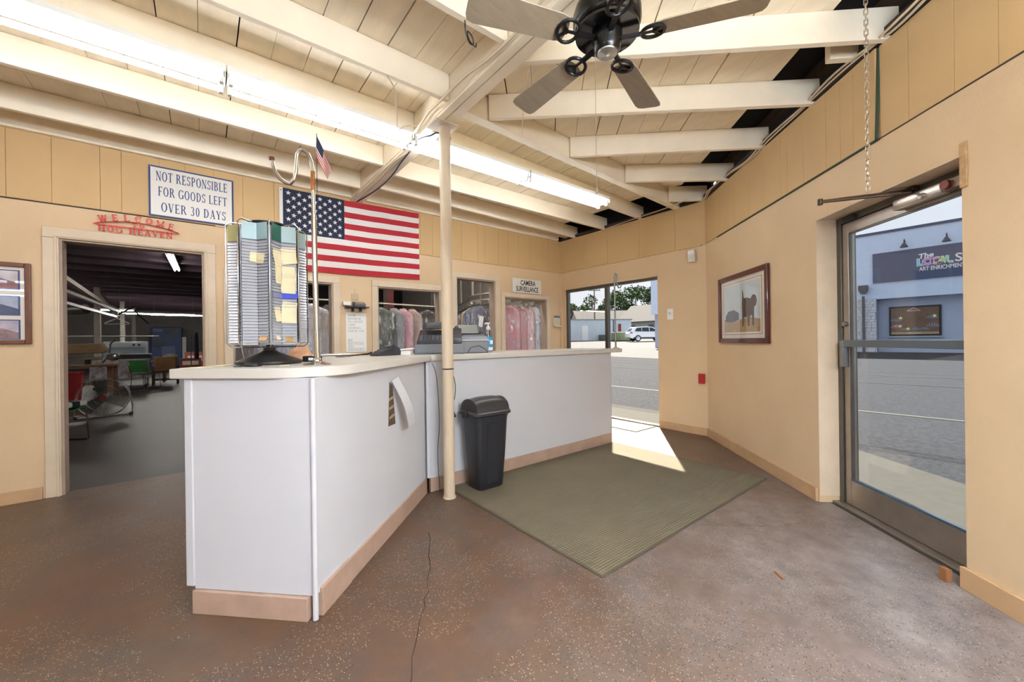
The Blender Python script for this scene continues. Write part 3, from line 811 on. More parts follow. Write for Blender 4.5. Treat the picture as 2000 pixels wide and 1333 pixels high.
for k in range(2 * NS):     # wire frames: an upright on every outer edge and loops at top and bottom
    p = verts[k]
    o = Vector((p[0] - CX, p[1] - CY)); o.normalize(); ro = RO + .012
    if k % 2 == 0:
        for s in (0,):
            oo = Vector((o.x * math.cos(R(7 * s)) - o.y * math.sin(R(7 * s)), o.x * math.sin(R(7 * s)) + o.y * math.cos(R(7 * s))))
            e = (CX + oo.x * ro, CY + oo.y * ro); i_ = (CX + oo.x * .05, CY + oo.y * .05)
            MB().tube([(*i_, Z0 - .012), (CX + oo.x * (ro - .02), CY + oo.y * (ro - .02), Z0 - .012), (*e, Z0 + .008), (*e, Z1 + .012), (CX + oo.x * (ro - .02), CY + oo.y * (ro - .02), Z1 + .03), (*i_, Z1 + .03)], .0036, 7).build('wire_frame', CHROME, t, smooth=True)
MB().tube([(CX + .05 * math.cos(R(a)), CY + .05 * math.sin(R(a)), Z0 - .012) for a in range(0, 360, 30)], .004, 6, True).build('hub_ring', CHROME, t, smooth=True)
MB().lathe([(.055, 0), (.10, .004), (.10, .012), (.055, .016)], (CX, CY, Z1 + .03), 24).build('top_plate', BLACKP, t, smooth=True)
def ticket(k, f, z, w_, h_, m, tilt=0, name='ticket'):
    p, q = Vector(verts[k % (2 * NS)]), Vector(verts[(k + 1) % (2 * NS)])
    d = (q - p).normalized(); n = Vector((d.y, -d.x))
    if n.dot((p + q) / 2 - Vector((CX, CY))) < 0: n = -n
    ln = (q - p).length; c = p + d * ln * f + n * .017
    u = Vector((d.x * math.cos(R(tilt)), d.y * math.cos(R(tilt)), math.sin(R(tilt)))) * w_ / 2
    v = Vector((-d.x * math.sin(R(tilt)), -d.y * math.sin(R(tilt)), math.cos(R(tilt)))) * h_ / 2
    c3 = Vector((c.x, c.y, z)); o3 = Vector((n.x, n.y, 0)) * .008
    MB().add([c3 - u - v, c3 + u - v, c3 + u + v - o3, c3 - u + v - o3], [(0, 1, 2, 3)]).build(name, m, t, solid=.001)
BLUEC = mat('blue divider', (28, 56, 190), .35)
# wings that face the camera: 9 (left inner), 0, 1 ...
for k, f, z, w_, h_, ti in [(15, .25, 1.755, .085, .045, -8), (14, .8, 1.76, .05, .04, -6), (13, .5, 1.75, .045, .06, 0), (0, .5, 1.765, .06, .085, 5), (0, .6, 1.68, .055, .12, -3), (0, .5, 1.43, .05, .075, 3), (1, .5, 1.785, .09, .085, 8), (1, .5, 1.69, .075, .05, 3), (1, .5, 1.62, .08, .11, -4), (1, .5, 1.44, .085, .11, -4), (2, .4, 1.78, .06, .08, 4), (2, .5, 1.58, .06, .12, 2)]:
    for j in range(3): ticket(k, f, 1.238 + (z - 1.238) * .89 - j * .008, w_ * .82, h_ * .9, CREAMP, ti + j * 3 - 3)
ticket(1, .5, 1.505, .085, .04, BLUEC, 2, 'divider'); ticket(2, .4, 1.65, .06, .045, BLUEC, 0, 'divider'); ticket(0, .5, 1.50, .07, .03, mat('pale blue divider', (120, 126, 160), .3), 1, 'divider')
ORG = mat('orange sticker', (224, 178, 130), .6)
ticket(15, .55, 1.27, .05, .022, ORG, 0, 'sticker'); ticket(1, .5, 1.265, .035, .025, mat('mustard sticker', (170, 130, 50), .6), 0, 'sticker'); ticket(0, .5, 1.275, .03, .025, CREAMP, 0, 'sticker')

# ------------------------------------------------------------------ chrome hook stand with the little flag
HX, HY = -4.56, -2.74
SR = 1.985 / 764.9
rv = Vector((math.sin(R(51.64)), -math.cos(R(51.64)), 0))
def P2(x, y, d=0): return Vector((HX, HY, 1.24)) + rv * ((x - 621) * SR) + Vector((0, 0, (671.5 - y) * SR)) + Vector((rv.y, -rv.x, 0)) * d
t = thing('hook_stand', 'tall chrome hook stand on the rounded countertop corner carrying a tiny flag', 'hook stand', loc=(HX, HY, TZ))
MB().lathe([(.066, 0), (.067, .004), (.058, .008), (.035, .014), (.022, .02), (.020, .030), (.0155, .034), (.0155, .06)], (HX, HY, TZ), 36).build('base', CHROME, t, smooth=True)
MB().cyl((HX, HY, TZ + .02), P2(618, 420), .0128, n=18).build('post', CHROME, t, smooth=True)
hk = [P2(618, 425), P2(617.5, 380), P2(617, 335), P2(614, 315), P2(608, 300), P2(599, 293), P2(592, 294), P2(587.5, 302), P2(586, 318), P2(584.5, 335), P2(581, 350), P2(573, 359), P2(563, 356), P2(552, 347), P2(544, 335), P2(539.5, 322), P2(538, 308)]
MB().tube(hk, .0095, 12).build('hook', CHROME, t, smooth=True)
MB().cyl(P2(538, 312), P2(537.5, 306), .0125, n=14).build('hook_cap', mat('red brown rubber cap', (104, 52, 42), .6), t, smooth=True)
MB().cyl(P2(617.4, 372), P2(617.2, 335), .0105, n=14).build('rust_band', mat('rusty tape', (176, 112, 52), .6, var=.5, scale=60), t, smooth=True)
sf = thing('small_flag', 'tiny stars and stripes flag on a thin stick taped to the hook stand', 'flag', loc=P2(622.5, 372))
MB().cyl(P2(622.5, 374, -.014), P2(623, 258, -.014), .0018, n=6).build('stick', BLACKP, sf)
FR = mat('flag red', (178, 36, 48), .8); FWm = mat('flag white', (226, 222, 216), .8); FB = mat('flag navy', (34, 42, 66), .8)
def fpt(u, v):   # u from hoist to fly, v from bottom to top; the cloth droops
    A_, B_, C_, D_ = (623, 262), (621.5, 304), (643, 348), (653, 329)
    x = (1 - u) * (B_[0] + (A_[0] - B_[0]) * v) + u * (C_[0] + (D_[0] - C_[0]) * v)
    y = (1 - u) * (B_[1] + (A_[1] - B_[1]) * v) + u * (C_[1] + (D_[1] - C_[1]) * v)
    return P2(x, y, -.016 + .005 * math.sin(u * 6 + v * 3))
for i in range(13):
    v0, v1 = i / 13, (i + 1) / 13
    MB().grid(lambda a, c, v0=v0, v1=v1: fpt((.42 if v1 > 6.1 / 13 else 0) + a * (1 - (.42 if v1 > 6.1 / 13 else 0)), v0 + (v1 - v0) * c), 8, 1).build('stripe', FR if i % 2 == 0 else FWm, sf, solid=.0006)
MB().grid(lambda a, c: fpt(a * .42, 6 / 13 + c * 7 / 13), 4, 6).build('canton', FB, sf, solid=.0006)

# second hook stand
HX, HY = -1.015, -1.915
SR = 4.8 / 764.9
def P2(x, y, d=0): return Vector((HX, HY, 1.24)) + rv * ((x - 1204) * SR) + Vector((0, 0, (663.7 - y) * SR))
t = thing('hook_stand', 'slim chrome hook stand at the far end of the long countertop', 'hook stand', loc=(HX, HY, TZ))
MB().lathe([(.043, 0), (.042, .006), (.018, .012), (.012, .02)], (HX, HY, TZ), 28).build('base', CHROME, t, smooth=True)
MB().cyl((HX, HY, TZ + .01), P2(1203, 545), .010, n=12).build('post', STEELG, t, smooth=True)
MB().tube([P2(1203, 548), P2(1202.7, 541), P2(1203.2, 536), P2(1205, 533.5), P2(1207, 535), P2(1207.7, 541), P2(1207.6, 550), P2(1208.6, 557), P2(1211, 561.5), P2(1214, 562), P2(1216, 558), P2(1216, 553)], .0085, 10).build('hook', STEELG, t, smooth=True)
MB().cyl(P2(1216, 555), P2(1216, 551.5), .011, n=10).build('hook_cap', BLACKP, t, smooth=True)

# ------------------------------------------------------------------ waste bin
def rrect(w_, d_, r, n=5):
    P = []
    for cx, cy, a0 in ((w_ - r, d_ - r, 0), (-w_ + r, d_ - r, 90), (-w_ + r, -d_ + r, 180), (w_ - r, -d_ + r, 270)):
        P += [(cx + r * math.cos(R(a0 + 90 * i / n)), cy + r * math.sin(R(a0 + 90 * i / n))) for i in range(n + 1)]
    return P
with frame(at(-3.125, -2.135, .009)):
    t = thing('waste_bin', 'black plastic waste bin with a domed swing lid on the mat beside the pole', 'waste bin')
    BODY = mat('black bin plastic', (38, 39, 44), .38, var=.06, scale=14)
    LID = mat('dark grey bin lid', (52, 49, 48), .32, var=.05, scale=10)
    def ring(w_, d_, r, z): return [(x, y, z) for x, y in rrect(w_, d_, r)]
    MB().loft([ring(.118, .088, .04, 0), ring(.128, .098, .045, .012), ring(.150, .114, .05, .30), ring(.165, .127, .05, .60), ring(.168, .130, .05, .625)]).build('body', BODY, t, smooth=True)
    for s in (-1, 1):
        MB().loft([[(x * .5 + s * 0, -.098 - .03 * z / .6 - .003 + yy, z) for x, yy in ((-.12, 0), (.12, 0), (.12, .004), (-.12, .004))] for z in (.05, .55)]).build('front_rib' , BODY, t) if s == 1 else None
    MB().loft([ring(.172, .134, .05, .612), ring(.190, .150, .055, .622), ring(.190, .150, .055, .642), ring(.176, .138, .05, .652)]).build('lid_rim', LID, t, smooth=True)
    rows = []
    for i in range(9):
        a = math.pi * i / 8
        yy = -.128 * math.cos(a); zz = .65 + .115 * math.sin(a) ** .8
        rows.append([(x * (1 - .06 * math.sin(a)), yy, zz - .018 * abs(x / .16) ** 3 * math.sin(a)) for x in (-.165, -.15, -.08, 0, .08, .15, .165)])
    MB().loft(rows, caps=False, closed=False).build('swing_lid', LID, t, smooth=True, solid=.006)
    for s in (-1, 1):
        MB().prism([(-.128, .648)] + [(-.128 * math.cos(math.pi * i / 10), .648 + .105 * math.sin(math.pi * i / 10) ** .8) for i in range(1, 10)] + [(.128, .648)], s * .150, s * .162, 'x').build('lid_cheek', LID, t, smooth=True)
    MB().prism([(-.11, .61), (.0, .612), (-.06, .50)], .166, .171, 'x').build('bag_corner', CREAMP, t)
    MB().box(-.215, -.188, -.03, .03, .60, .66).build('lid_hinge', BLACKP, t, bevel=.006)

# ------------------------------------------------------------------ mats
def ribbed(name, col, col2, sc, bump, axis):
    m = mat(name, col, .9)
    nt = m.node_tree; b = nt.nodes['Principled BSDF']
    tc = nt.nodes.new('ShaderNodeTexCoord')
    wv = nt.nodes.new('ShaderNodeTexWave'); wv.bands_direction = axis; wv.inputs['Scale'].default_value = sc; wv.inputs['Distortion'].default_value = .4; wv.inputs['Detail'].default_value = 2
    w2 = nt.nodes.new('ShaderNodeTexWave'); w2.bands_direction = 'Y' if axis == 'X' else 'X'; w2.inputs['Scale'].default_value = sc * .8
    n = nt.nodes.new('ShaderNodeTexNoise'); n.inputs['Scale'].default_value = 3
    for q in (wv, w2, n): nt.links.new(tc.outputs['Object'], q.inputs['Vector'])
    mu = nt.nodes.new('ShaderNodeMath'); mu.operation = 'MULTIPLY_ADD'; nt.links.new(w2.outputs['Fac'], mu.inputs[0]); mu.inputs[1].default_value = .35; nt.links.new(wv.outputs['Fac'], mu.inputs[2])
    ad = nt.nodes.new('ShaderNodeMath'); ad.operation = 'MULTIPLY_ADD'; nt.links.new(n.outputs['Fac'], ad.inputs[0]); ad.inputs[1].default_value = .8; nt.links.new(mu.outputs[0], ad.inputs[2])
    r = nt.nodes.new('ShaderNodeValToRGB'); r.color_ramp.elements[0].color = (*lin(col2), 1); r.color_ramp.elements[1].color = (*lin(col), 1)
    r.color_ramp.elements[0].position = .3; r.color_ramp.elements[1].position = 1.3 / 1.5
    nt.links.new(ad.outputs[0], r.inputs[0]); nt.links.new(r.outputs[0], b.inputs['Base Color'])
    bp = nt.nodes.new('ShaderNodeBump'); bp.inputs['Strength'].default_value = bump; bp.inputs['Distance'].default_value = .006
    nt.links.new(mu.outputs[0], bp.inputs['Height']); nt.links.new(bp.outputs[0], b.inputs['Normal'])
    return m
MATM = ribbed('olive ribbed carpet', (112, 102, 80), (76, 69, 52), 17, .7, 'Y')
t = thing('floor_mat', 'large olive ribbed carpet mat lying in front of the straight counter', 'mat', loc=(-2.27, -2.77, 0))
MB().box(-3.385, -1.155, -3.58, -1.957, 0.0005, .0085).build('carpet', MATM, t, bevel=.002)
EDG = mat('dark mat edging', (84, 76, 60), .8)
for a in ((-3.40, -1.14, -3.596, -3.58), (-3.40, -3.385, -3.58, -1.957), (-1.155, -1.14, -3.58, -1.957)): MB().box(a[0], a[1], a[2], a[3], .0005, .006).build('edging', EDG, t)
DMT = ribbed('grey ribbed door mat', (150, 144, 132), (84, 80, 72), 11, .8, 'Y')
tag(MB().box(-.49, -.02, -1.83, -1.05, .0005, .010).build('door_mat', DMT, bevel=.003), 'small grey ribbed door mat in the sunlight at the open glass door', 'mat')
tag(MB().bar((-2.70, -4.19, .004), (-2.66, -4.14, .004), .012, .007).build('wood_chip', mat('raw wood end', (150, 100, 60), .7)), 'tiny splinter of wood lying on the bare concrete floor', 'wood chip')

# ------------------------------------------------------------------ signs and wall things
SB = mat('sign blue', (30, 58, 118), .5); SW = mat('sign white', (226, 222, 214), .45)
t = thing('wall_sign', 'white sign with blue border reading not responsible for goods left over 30 days', 'sign', loc=(-5.068, -.02, 2.445))
MB().box(-5.388, -4.750, -.022, -.012, 2.445, 2.914).build('border', SB, t, bevel=.002)
MB().box(-5.374, -4.764, -.0245, -.020, 2.459, 2.900).build('face', SW, t)
for s, z, xs, x0 in (('NOT RESPONSIBLE', 2.823, .98, 0), ('FOR GOODS LEFT', 2.682, 1.06, .005), ('OVER 30 DAYS', 2.537, 1.04, .01)):
    serif(s, .088 if z > 2.8 else .085, facing_A(-5.069 + x0, -.0245, z), t, SB, xs=(.57 / {15: 12.18, 14: 11.4, 12: 9.4}[len(s)]) / .0865 * (.94 if z < 2.6 else 1.0) * (.98), depth=.0008, split=True, gl=GLM)
for xx in (-5.376, -4.762): MB().cyl((xx, -.024, 2.900), (xx, -.028, 2.900), .006, n=10).build('screw', STEELG, t)

t = thing('welcome_sign', 'red cut metal sign reading welcome to hog heaven above the doorway', 'sign', loc=(-5.46, -.01, 2.24))
RS = mat('red cut metal', (186, 48, 44), .35, .3, var=.15, scale=20)
def arcpt(x): return 2.392 - .62 * (x + 5.46) ** 2
for i, ch in enumerate('WELCOME'):
    x = -5.685 + .45 * i / 6
    serif(ch, .056, facing_A(x, -.022, arcpt(x)) @ Matrix.Rotation(R(-(x + 5.46) * 50), 4, 'Z'), t, RS, xs=1.05, depth=.003, name='letter', gl=GLB)
for i, ch in enumerate('TO'): serif(ch, .040, facing_A(-5.484 + .048 * i, -.022, 2.333), t, RS, depth=.003, name='letter', gl=GLB)
x = -5.715
for ch in 'HOG HEAVEN':
    if ch == ' ': x += .03; continue
    wd = GL[ch][0] * .054
    serif(ch, .054, facing_A(x + wd / 2, -.022, 2.275), t, RS, depth=.003, name='letter', gl=GLB); x += wd + .010
MB().tube([(xx, -.021, arcpt(xx) - .034) for xx in [-5.735 + .55 * i / 16 for i in range(17)]], .0042, 6).build('arch_bar', RS, t)
MB().box(-5.745, -5.175, -.023, -.019, 2.303, 2.311).build('straight_bar', RS, t)
for xx in (-5.6, -5.32): MB().cyl((xx, -.019, 2.307), (xx, -.001, 2.307), .004, n=8).build('standoff', RS, t)

t = thing('wall_flag', 'large stars and stripes flag pinned flat on the back wall', 'flag', loc=(-3.52, -.02, 2.06))
FX0, FX1, FZ0, FZ1 = -4.31, -2.716, 2.062, 2.952
def ripple(x, z): return -.020 - .004 * math.sin(x * 9 + z * 4) - .003 * math.sin(x * 23)
sh = (FZ1 - FZ0) / 13; ux1 = FX0 + .64
def sag(x, z): return z + .02 * (x - FX0) / (FX1 - FX0) - .012 * math.sin(math.pi * (x - FX0) / (FX1 - FX0)) * (1 if z > 2.5 else .6)
for i in range(13):
    z1 = FZ1 - i * sh; z0 = z1 - sh; x0 = ux1 if i < 7 else FX0
    MB().grid(lambda u, v: (x0 + (FX1 - x0) * u, ripple(x0 + (FX1 - x0) * u, z0 + sh * v), sag(x0 + (FX1 - x0) * u, z0 + sh * v)), 28, 1).build('stripe', FR if i % 2 == 0 else FWm, t, solid=.001)
cz0 = FZ1 - 7 * sh
MB().grid(lambda u, v: (FX0 + (ux1 - FX0) * u, ripple(FX0 + (ux1 - FX0) * u, 0), sag(FX0 + (ux1 - FX0) * u, cz0 + (FZ1 - cz0) * v)), 14, 6).build('canton', FB, t, solid=.001)
MB().box(FX0 - .034, FX0, -.024, -.018, FZ0, FZ1 - .002).build('heading', FWm, t)
for zz in (FZ0 + .03, FZ1 - .03): MB().cyl((FX0 - .017, -.024, zz), (FX0 - .017, -.027, zz), .007, n=10).build('grommet', STEELG, t)
st0 = None
star = [(.5 * (1 if i % 2 == 0 else .40) * math.cos(R(90 + 36 * i)) * .056, .5 * (1 if i % 2 == 0 else .40) * math.sin(R(90 + 36 * i)) * .056) for i in range(10)]
for r_ in range(9):
    for c_ in range(6 if r_ % 2 == 0 else 5):
        x = FX0 + (ux1 - FX0) * ((2 * c_ + 1 if r_ % 2 == 0 else 2 * c_ + 2) / 12); z = sag(x, cz0 + (FZ1 - cz0) * (1 - (r_ + 1) / 10))
        if st0 is None:
            st0 = MB().prism(star, -.0002, .0008, 'y').build('star', FWm, t); base0 = WM[t].inverted()
            st0.location = (x - 0, ripple(x, 0) - .003, z); s0 = st0.location.copy()
            # vertices were stored relative to the thing's origin; keep them as an offset
        else:
            piece(st0, 'star', Matrix.Translation((x, ripple(x, 0) - .003, z)), t)

t = thing('camera_sign', 'small white sign reading camera surveillance over the rightmost window', 'sign', loc=(-.804, -.01, 2.02))
MB().box(-1.116, -.494, -.016, -.008, 2.022, 2.252).build('board', SW, t, bevel=.002)
BK = mat('black lettering', (24, 24, 24), .5)
text('CAMERA', .116, facing_A(-.79, -.0165, 2.185), t, BK, .0004, xs=.70, bold=.0022)
text('SURVEILLANCE', .116, facing_A(-.805, -.0165, 2.083), t, BK, .0004, xs=.61, bold=.0022)

t = thing('paper_notice', 'white paper notice about credit card charges and recycling hangers taped between two windows', 'notice', loc=(-3.545, -.01, 1.14))
MB().box(-3.665, -3.425, -.005, -.003, 1.135, 1.608).build('sheet', PAPER, t)
GT = mat('grey print', (150, 148, 146), .8)
yy = 1.575
for s, sz in (('$15.00', .026), ('MINIMUM', .026), ('ON CREDIT', .026), ('CARD', .026), ('CHARGES.', .026), ('THANK YOU', .026), ('', 0), ('', 0), ('WE', .032), ('RECYCLE', .032), ('ALL', .032), ('HANGERS', .032)):
    if s:
        wd = sum(GL[c][0] + .1 if c != ' ' else .42 for c in s) * sz
        serif(s, sz, facing_A(-3.645 + wd / 2, -.005, yy), t, GT, depth=.0004)
    yy -= .0375

t = thing('wall_shelf', 'small dark wall shelf between the two left windows', 'shelf', loc=(-3.55, -.05, 1.66))
MB().box(-3.68, -3.42, -.13, -.001, 1.664, 1.676).build('board', BLACKP, t, bevel=.003)
MB().box(-3.60, -3.59, -.09, -.001, 1.62, 1.664).build('bracket', BLACKP, t)
MB().box(-3.51, -3.50, -.09, -.001, 1.62, 1.664).build('bracket', BLACKP, t)
t = thing('label_printer', 'small grey and black device sitting on the dark wall shelf', 'device', loc=(-3.53, -.06, 1.677))
MB().prism([(-.115, 1.677), (-.01, 1.677), (-.01, 1.745), (-.06, 1.735), (-.115, 1.705)], -3.59, -3.46, 'x').build('body', GREYP, t, bevel=.006)
MB().prism([(-.112, 1.712), (-.062, 1.7395), (-.060, 1.737), (-.110, 1.709)], -3.575, -3.475, 'x').build('screen', mat('pale screen', (150, 140, 126), .3), t)
tag(MB().box(-3.708, -3.625, -.07, -.002, 1.69, 1.735).build('small_box', WHITEP, bevel=.004), 'small white box fixed to the wall at the left end of the dark shelf', 'box')
t = thing('wall_plate', 'clear square plate with a thin antenna on the wall above the dark shelf', 'wall plate', loc=(-3.56, -.004, 1.77))
MB().box(-3.60, -3.515, -.010, -.001, 1.765, 1.84).build('plate', mat('beige clear plate', (196, 176, 146), .25), t, bevel=.003)
MB().cyl((-3.555, -.006, 1.84), (-3.56, -.006, 1.90), .0015, n=6).build('antenna', STEELG, t)

t = thing('wall_calendar', 'small beige tear off date dispenser on the wall beside the corner window', 'calendar', loc=(-.145, -.02, 1.48))
MB().box(-.215, -.075, -.030, -.001, 1.50, 1.66).build('body', mat('beige plastic', (222, 206, 176), .5), t, bevel=.006)
MB().box(-.212, -.078, -.034, -.029, 1.632, 1.672).build('blue_top', mat('blue calendar top', (92, 116, 150), .5), t)
MB().prism([(-.070, 1.478), (-.001, 1.486), (-.001, 1.50), (-.070, 1.495)], -.22, -.07, 'x').build('tray', WHITEP, t)
for i in range(3): MB().box(-.195, -.095, -.0315, -.030, 1.535 + i * .03, 1.541 + i * .03).build('print_line', GT, t)

with frame(MF):
    t = thing('motion_detector', 'white rounded motion detector mounted high near the diagonal wall', 'detector', loc=(2.38, -.03, 2.25))
    MB().box(2.335, 2.43, -.055, -.002, 2.235, 2.39).build('body', WHITEP, t, bevel=.018, seg=3)
    MB().box(2.345, 2.42, -.059, -.053, 2.25, 2.33).build('lens', mat('frosted lens', (210, 206, 190), .25), t, bevel=.003)
    MB().cyl((2.385, -.056, 2.355), (2.385, -.060, 2.355), .012, n=14).build('indicator', WHITEP, t)
    t = thing('wall_note', 'small white paper note stuck beside the open glass door', 'note', loc=(2.06, -.003, 1.5))
    MB().box(2.018, 2.103, -.004, -.002, 1.505, 1.65).build('sheet', PAPER, t)
    for i in range(3): MB().box(2.035, 2.075, -.0045, -.004, 1.60 - i * .015, 1.605 - i * .015).build('print_line', GT, t)
    t = thing('red_box', 'small red pull box fixed low on the wall near the corner', 'alarm box', loc=(2.49, -.02, .66))
    MB().box(2.452, 2.526, -.035, -.001, .662, .788).build('body', RED, t, bevel=.005)
    MB().box(2.462, 2.516, -.038, -.034, .70, .74).build('lever', RED, t, bevel=.003)

def picture(fr, name, label, x0, x1, z0, z1, fw, frame_m, matte_m, fill, lean=.02):
    with frame(fr):
        t = thing(name, label, 'picture', loc=((x0 + x1) / 2, -.01, z0))
        for a in ((x0, x0 + fw, z0, z1), (x1 - fw, x1, z0, z1), (x0 + fw, x1 - fw, z1 - fw, z1), (x0 + fw, x1 - fw, z0, z0 + fw)):
            MB().box(a[0], a[1], -.030, -.002, a[2], a[3]).build('frame', frame_m, t, bevel=.006)
        MB().box(x0 + fw, x1 - fw, -.010, -.003, z0 + fw, z1 - fw).build('matte', matte_m, t)
        fill(t)
        MB().add([(x0 + fw, -.018, z0 + fw), (x1 - fw, -.018, z0 + fw), (x1 - fw, -.018, z1 - fw), (x0 + fw, -.018, z1 - fw)], [(0, 1, 2, 3)]).build('glass', GLASS, t)
        return t
MAHO = mat('mahogany frame', (84, 30, 24), .3, var=.3, scale=10, coat=.4)
MATTE = mat('pale matte board', (222, 214, 202), .8)
SKYP = mat('printed sky', (196, 206, 208), .7, var=.12, scale=4); GRASS = mat('printed field', (172, 144, 104), .7, var=.25, scale=14, stretch=(1, 1, 4)); DOGB = mat('printed brown dog', (92, 70, 56), .7, var=.35, scale=14); DOGD = mat('printed dark shape', (92, 92, 100), .7, var=.2)
def dogfill(t):
    MB().box(.50, 1.30, -.0112, -.0100, 1.275, 1.83).build('matte_line', mat('gold line', (150, 120, 80), .5), t)
    MB().box(.506, 1.294, -.0118, -.0110, 1.281, 1.824).build('matte_inner', MATTE, t)
    MB().box(.53, 1.27, -.0124, -.0116, 1.300, 1.805).build('print', SKYP, t)
    MB().prism([(.53, 1.30), (1.27, 1.30), (1.27, 1.42), (1.05, 1.45), (.8, 1.42), (.53, 1.45)], -.0128, -.0122, 'y').build('print_field', GRASS, t)
    MB().prism([(.56, 1.42), (.70, 1.41), (.86, 1.43), (.86, 1.50), (.75, 1.54), (.62, 1.53), (.56, 1.48)], -.0131, -.0127, 'y').build('print_bush', DOGD, t)
    dog = [(.93, 1.36), (.955, 1.36), (.965, 1.45), (1.03, 1.45), (1.035, 1.36), (1.07, 1.355), (1.08, 1.45), (1.12, 1.47), (1.13, 1.36), (1.155, 1.36), (1.16, 1.50), (1.165, 1.54), (1.20, 1.56), (1.215, 1.60), (1.20, 1.645), (1.165, 1.665), (1.13, 1.66), (1.10, 1.63), (1.03, 1.645), (.965, 1.645), (.95, 1.70), (.942, 1.735), (.932, 1.72), (.935, 1.66), (.925, 1.60), (.93, 1.5)]
    MB().prism(dog, -.0134, -.0130, 'y').build('print_dog', DOGB, t)
picture(CF, 'framed_picture', 'mahogany framed picture of a standing brown dog on the diagonal wall', .40, 1.42, 1.187, 1.918, .05, MAHO, MATTE, dogfill)
WALN = mat('walnut frame', (110, 66, 40), .35, var=.3, scale=9)
def trifill(t):
    for i, z in enumerate((1.705, 1.50, 1.31)):
        MB().box(-6.50, -6.155, -.0112, -.010, z - .004, z + .154).build('matte_line', SB, t)
        MB().box(-6.49, -6.165, -.0118, -.011, z + .004, z + .146).build('print', mat('print tone %d' % i, [(206, 200, 206), (170, 176, 196), (190, 182, 196)][i], .7, var=.35, scale=9), t)
        MB().prism([(-6.49, z + .005), (-6.165, z + .005), (-6.165, z + .05), (-6.25, z + .085), (-6.33, z + .06), (-6.42, z + .09), (-6.49, z + .06)], -.0124, -.0117, 'y').build('print_shape', mat('print shade %d' % i, [(150, 110, 110), (84, 90, 120), (150, 120, 120)][i], .7, var=.4, scale=20), t)
picture(Matrix.Identity(4), 'framed_picture', 'walnut framed set of three small prints cut off at the left edge', -6.62, -6.095, 1.268, 1.918, .035, WALN, MATTE, trifill)
# ================================================================== outside
ASPH = mat('sunlit asphalt', (56, 56, 59), .9, var=.5, scale=18, bump=.8, bscale=90)
CONC = mat('pale concrete', (76, 73, 66), .85, var=.10, scale=9, bump=.25, bscale=120)
for m_ in (ASPH, CONC): m_.node_tree.nodes['Principled BSDF'].inputs['Specular IOR Level'].default_value = .1
def gz(x, y): return -.04 + .0225 * max(0, x - 1.2) + .014 * max(0, y) * min(1, max(0, (x - 1.2) / 10))
xs = [-30, -5, .0, 1.3, 2.5, 4, 6, 8, 10, 12, 16, 20, 22, 26, 34, 46, 70, 130]
ys = [-60, -30, -14, -8, -5, -3, 0, 3, 6, 10, 16, 24, 34, 50, 80, 130]
b = MB()
b.grid(lambda u, v: (xs[round(u * (len(xs) - 1))], ys[round(v * (len(ys) - 1))], gz(xs[round(u * (len(xs) - 1))], ys[round(v * (len(ys) - 1))]) - .03), len(xs) - 1, len(ys) - 1)
b.f = [f for f in b.f]
# leave the building's own ground below the slab
grd = struct(b.build('ground', ASPH))
sw = struct(MB().prism([(.13, 8), (1.28, 8), (1.28, -2.75), (.72, -3.83), (-.62, -5.45), (-2.9, -7.9), (-3.6, -7.35), (.13, -2.45)], -.16, -.022).build('sidewalk', CONC))
struct(MB().prism([(.0, -1.0), (.13, -1.0), (.13, -1.9), (.0, -1.9)], -.12, .0).build('threshold_slab', CONC))
with frame(CF): struct(MB().box(1.9, 3.2, -.05, .27, -.14, -.001).build('threshold_slab', CONC))
YL = mat('worn yellow road paint', (70, 66, 58), .8, var=.25, scale=12)
MB().grid(lambda u, v: (3.58 + .1 * u, -14 + 20 * v, gz(3.6, -14 + 20 * v) - .024), 1, 10).build('road_line', YL, grd)
for x, wd, sd_ in ((8.0, .07, 4), (9.9, .05, 5), (10.9, .04, 6)):
    rnd = random.Random(sd_)
    off_ = [rnd.uniform(-.12, .12) for _ in range(41)]
    MB().grid(lambda u, v: (x + off_[round(v * 40)] + wd * (u - .5) * (1 + off_[round(v * 40)] * 4), -14 + 40 * v, gz(x, -14 + 40 * v) - .022), 1, 40).build('road_crack', CRACK, grd)
PAT = mat('lighter concrete apron', (92, 90, 88), .85, var=.06, spec=.1)
MB().grid(lambda u, v: (12.5 + 30 * u, 2.5 + 60 * v, gz(12.5 + 30 * u, 2.5 + 60 * v) - .02), 6, 10).build('parking_apron', PAT, grd)
MB().grid(lambda u, v: (17 + 4.6 * u, -9 + 6 * v - .8 * u, gz(17 + 4.6 * u, 0) - .015), 3, 2).build('driveway_apron', PAT, grd)

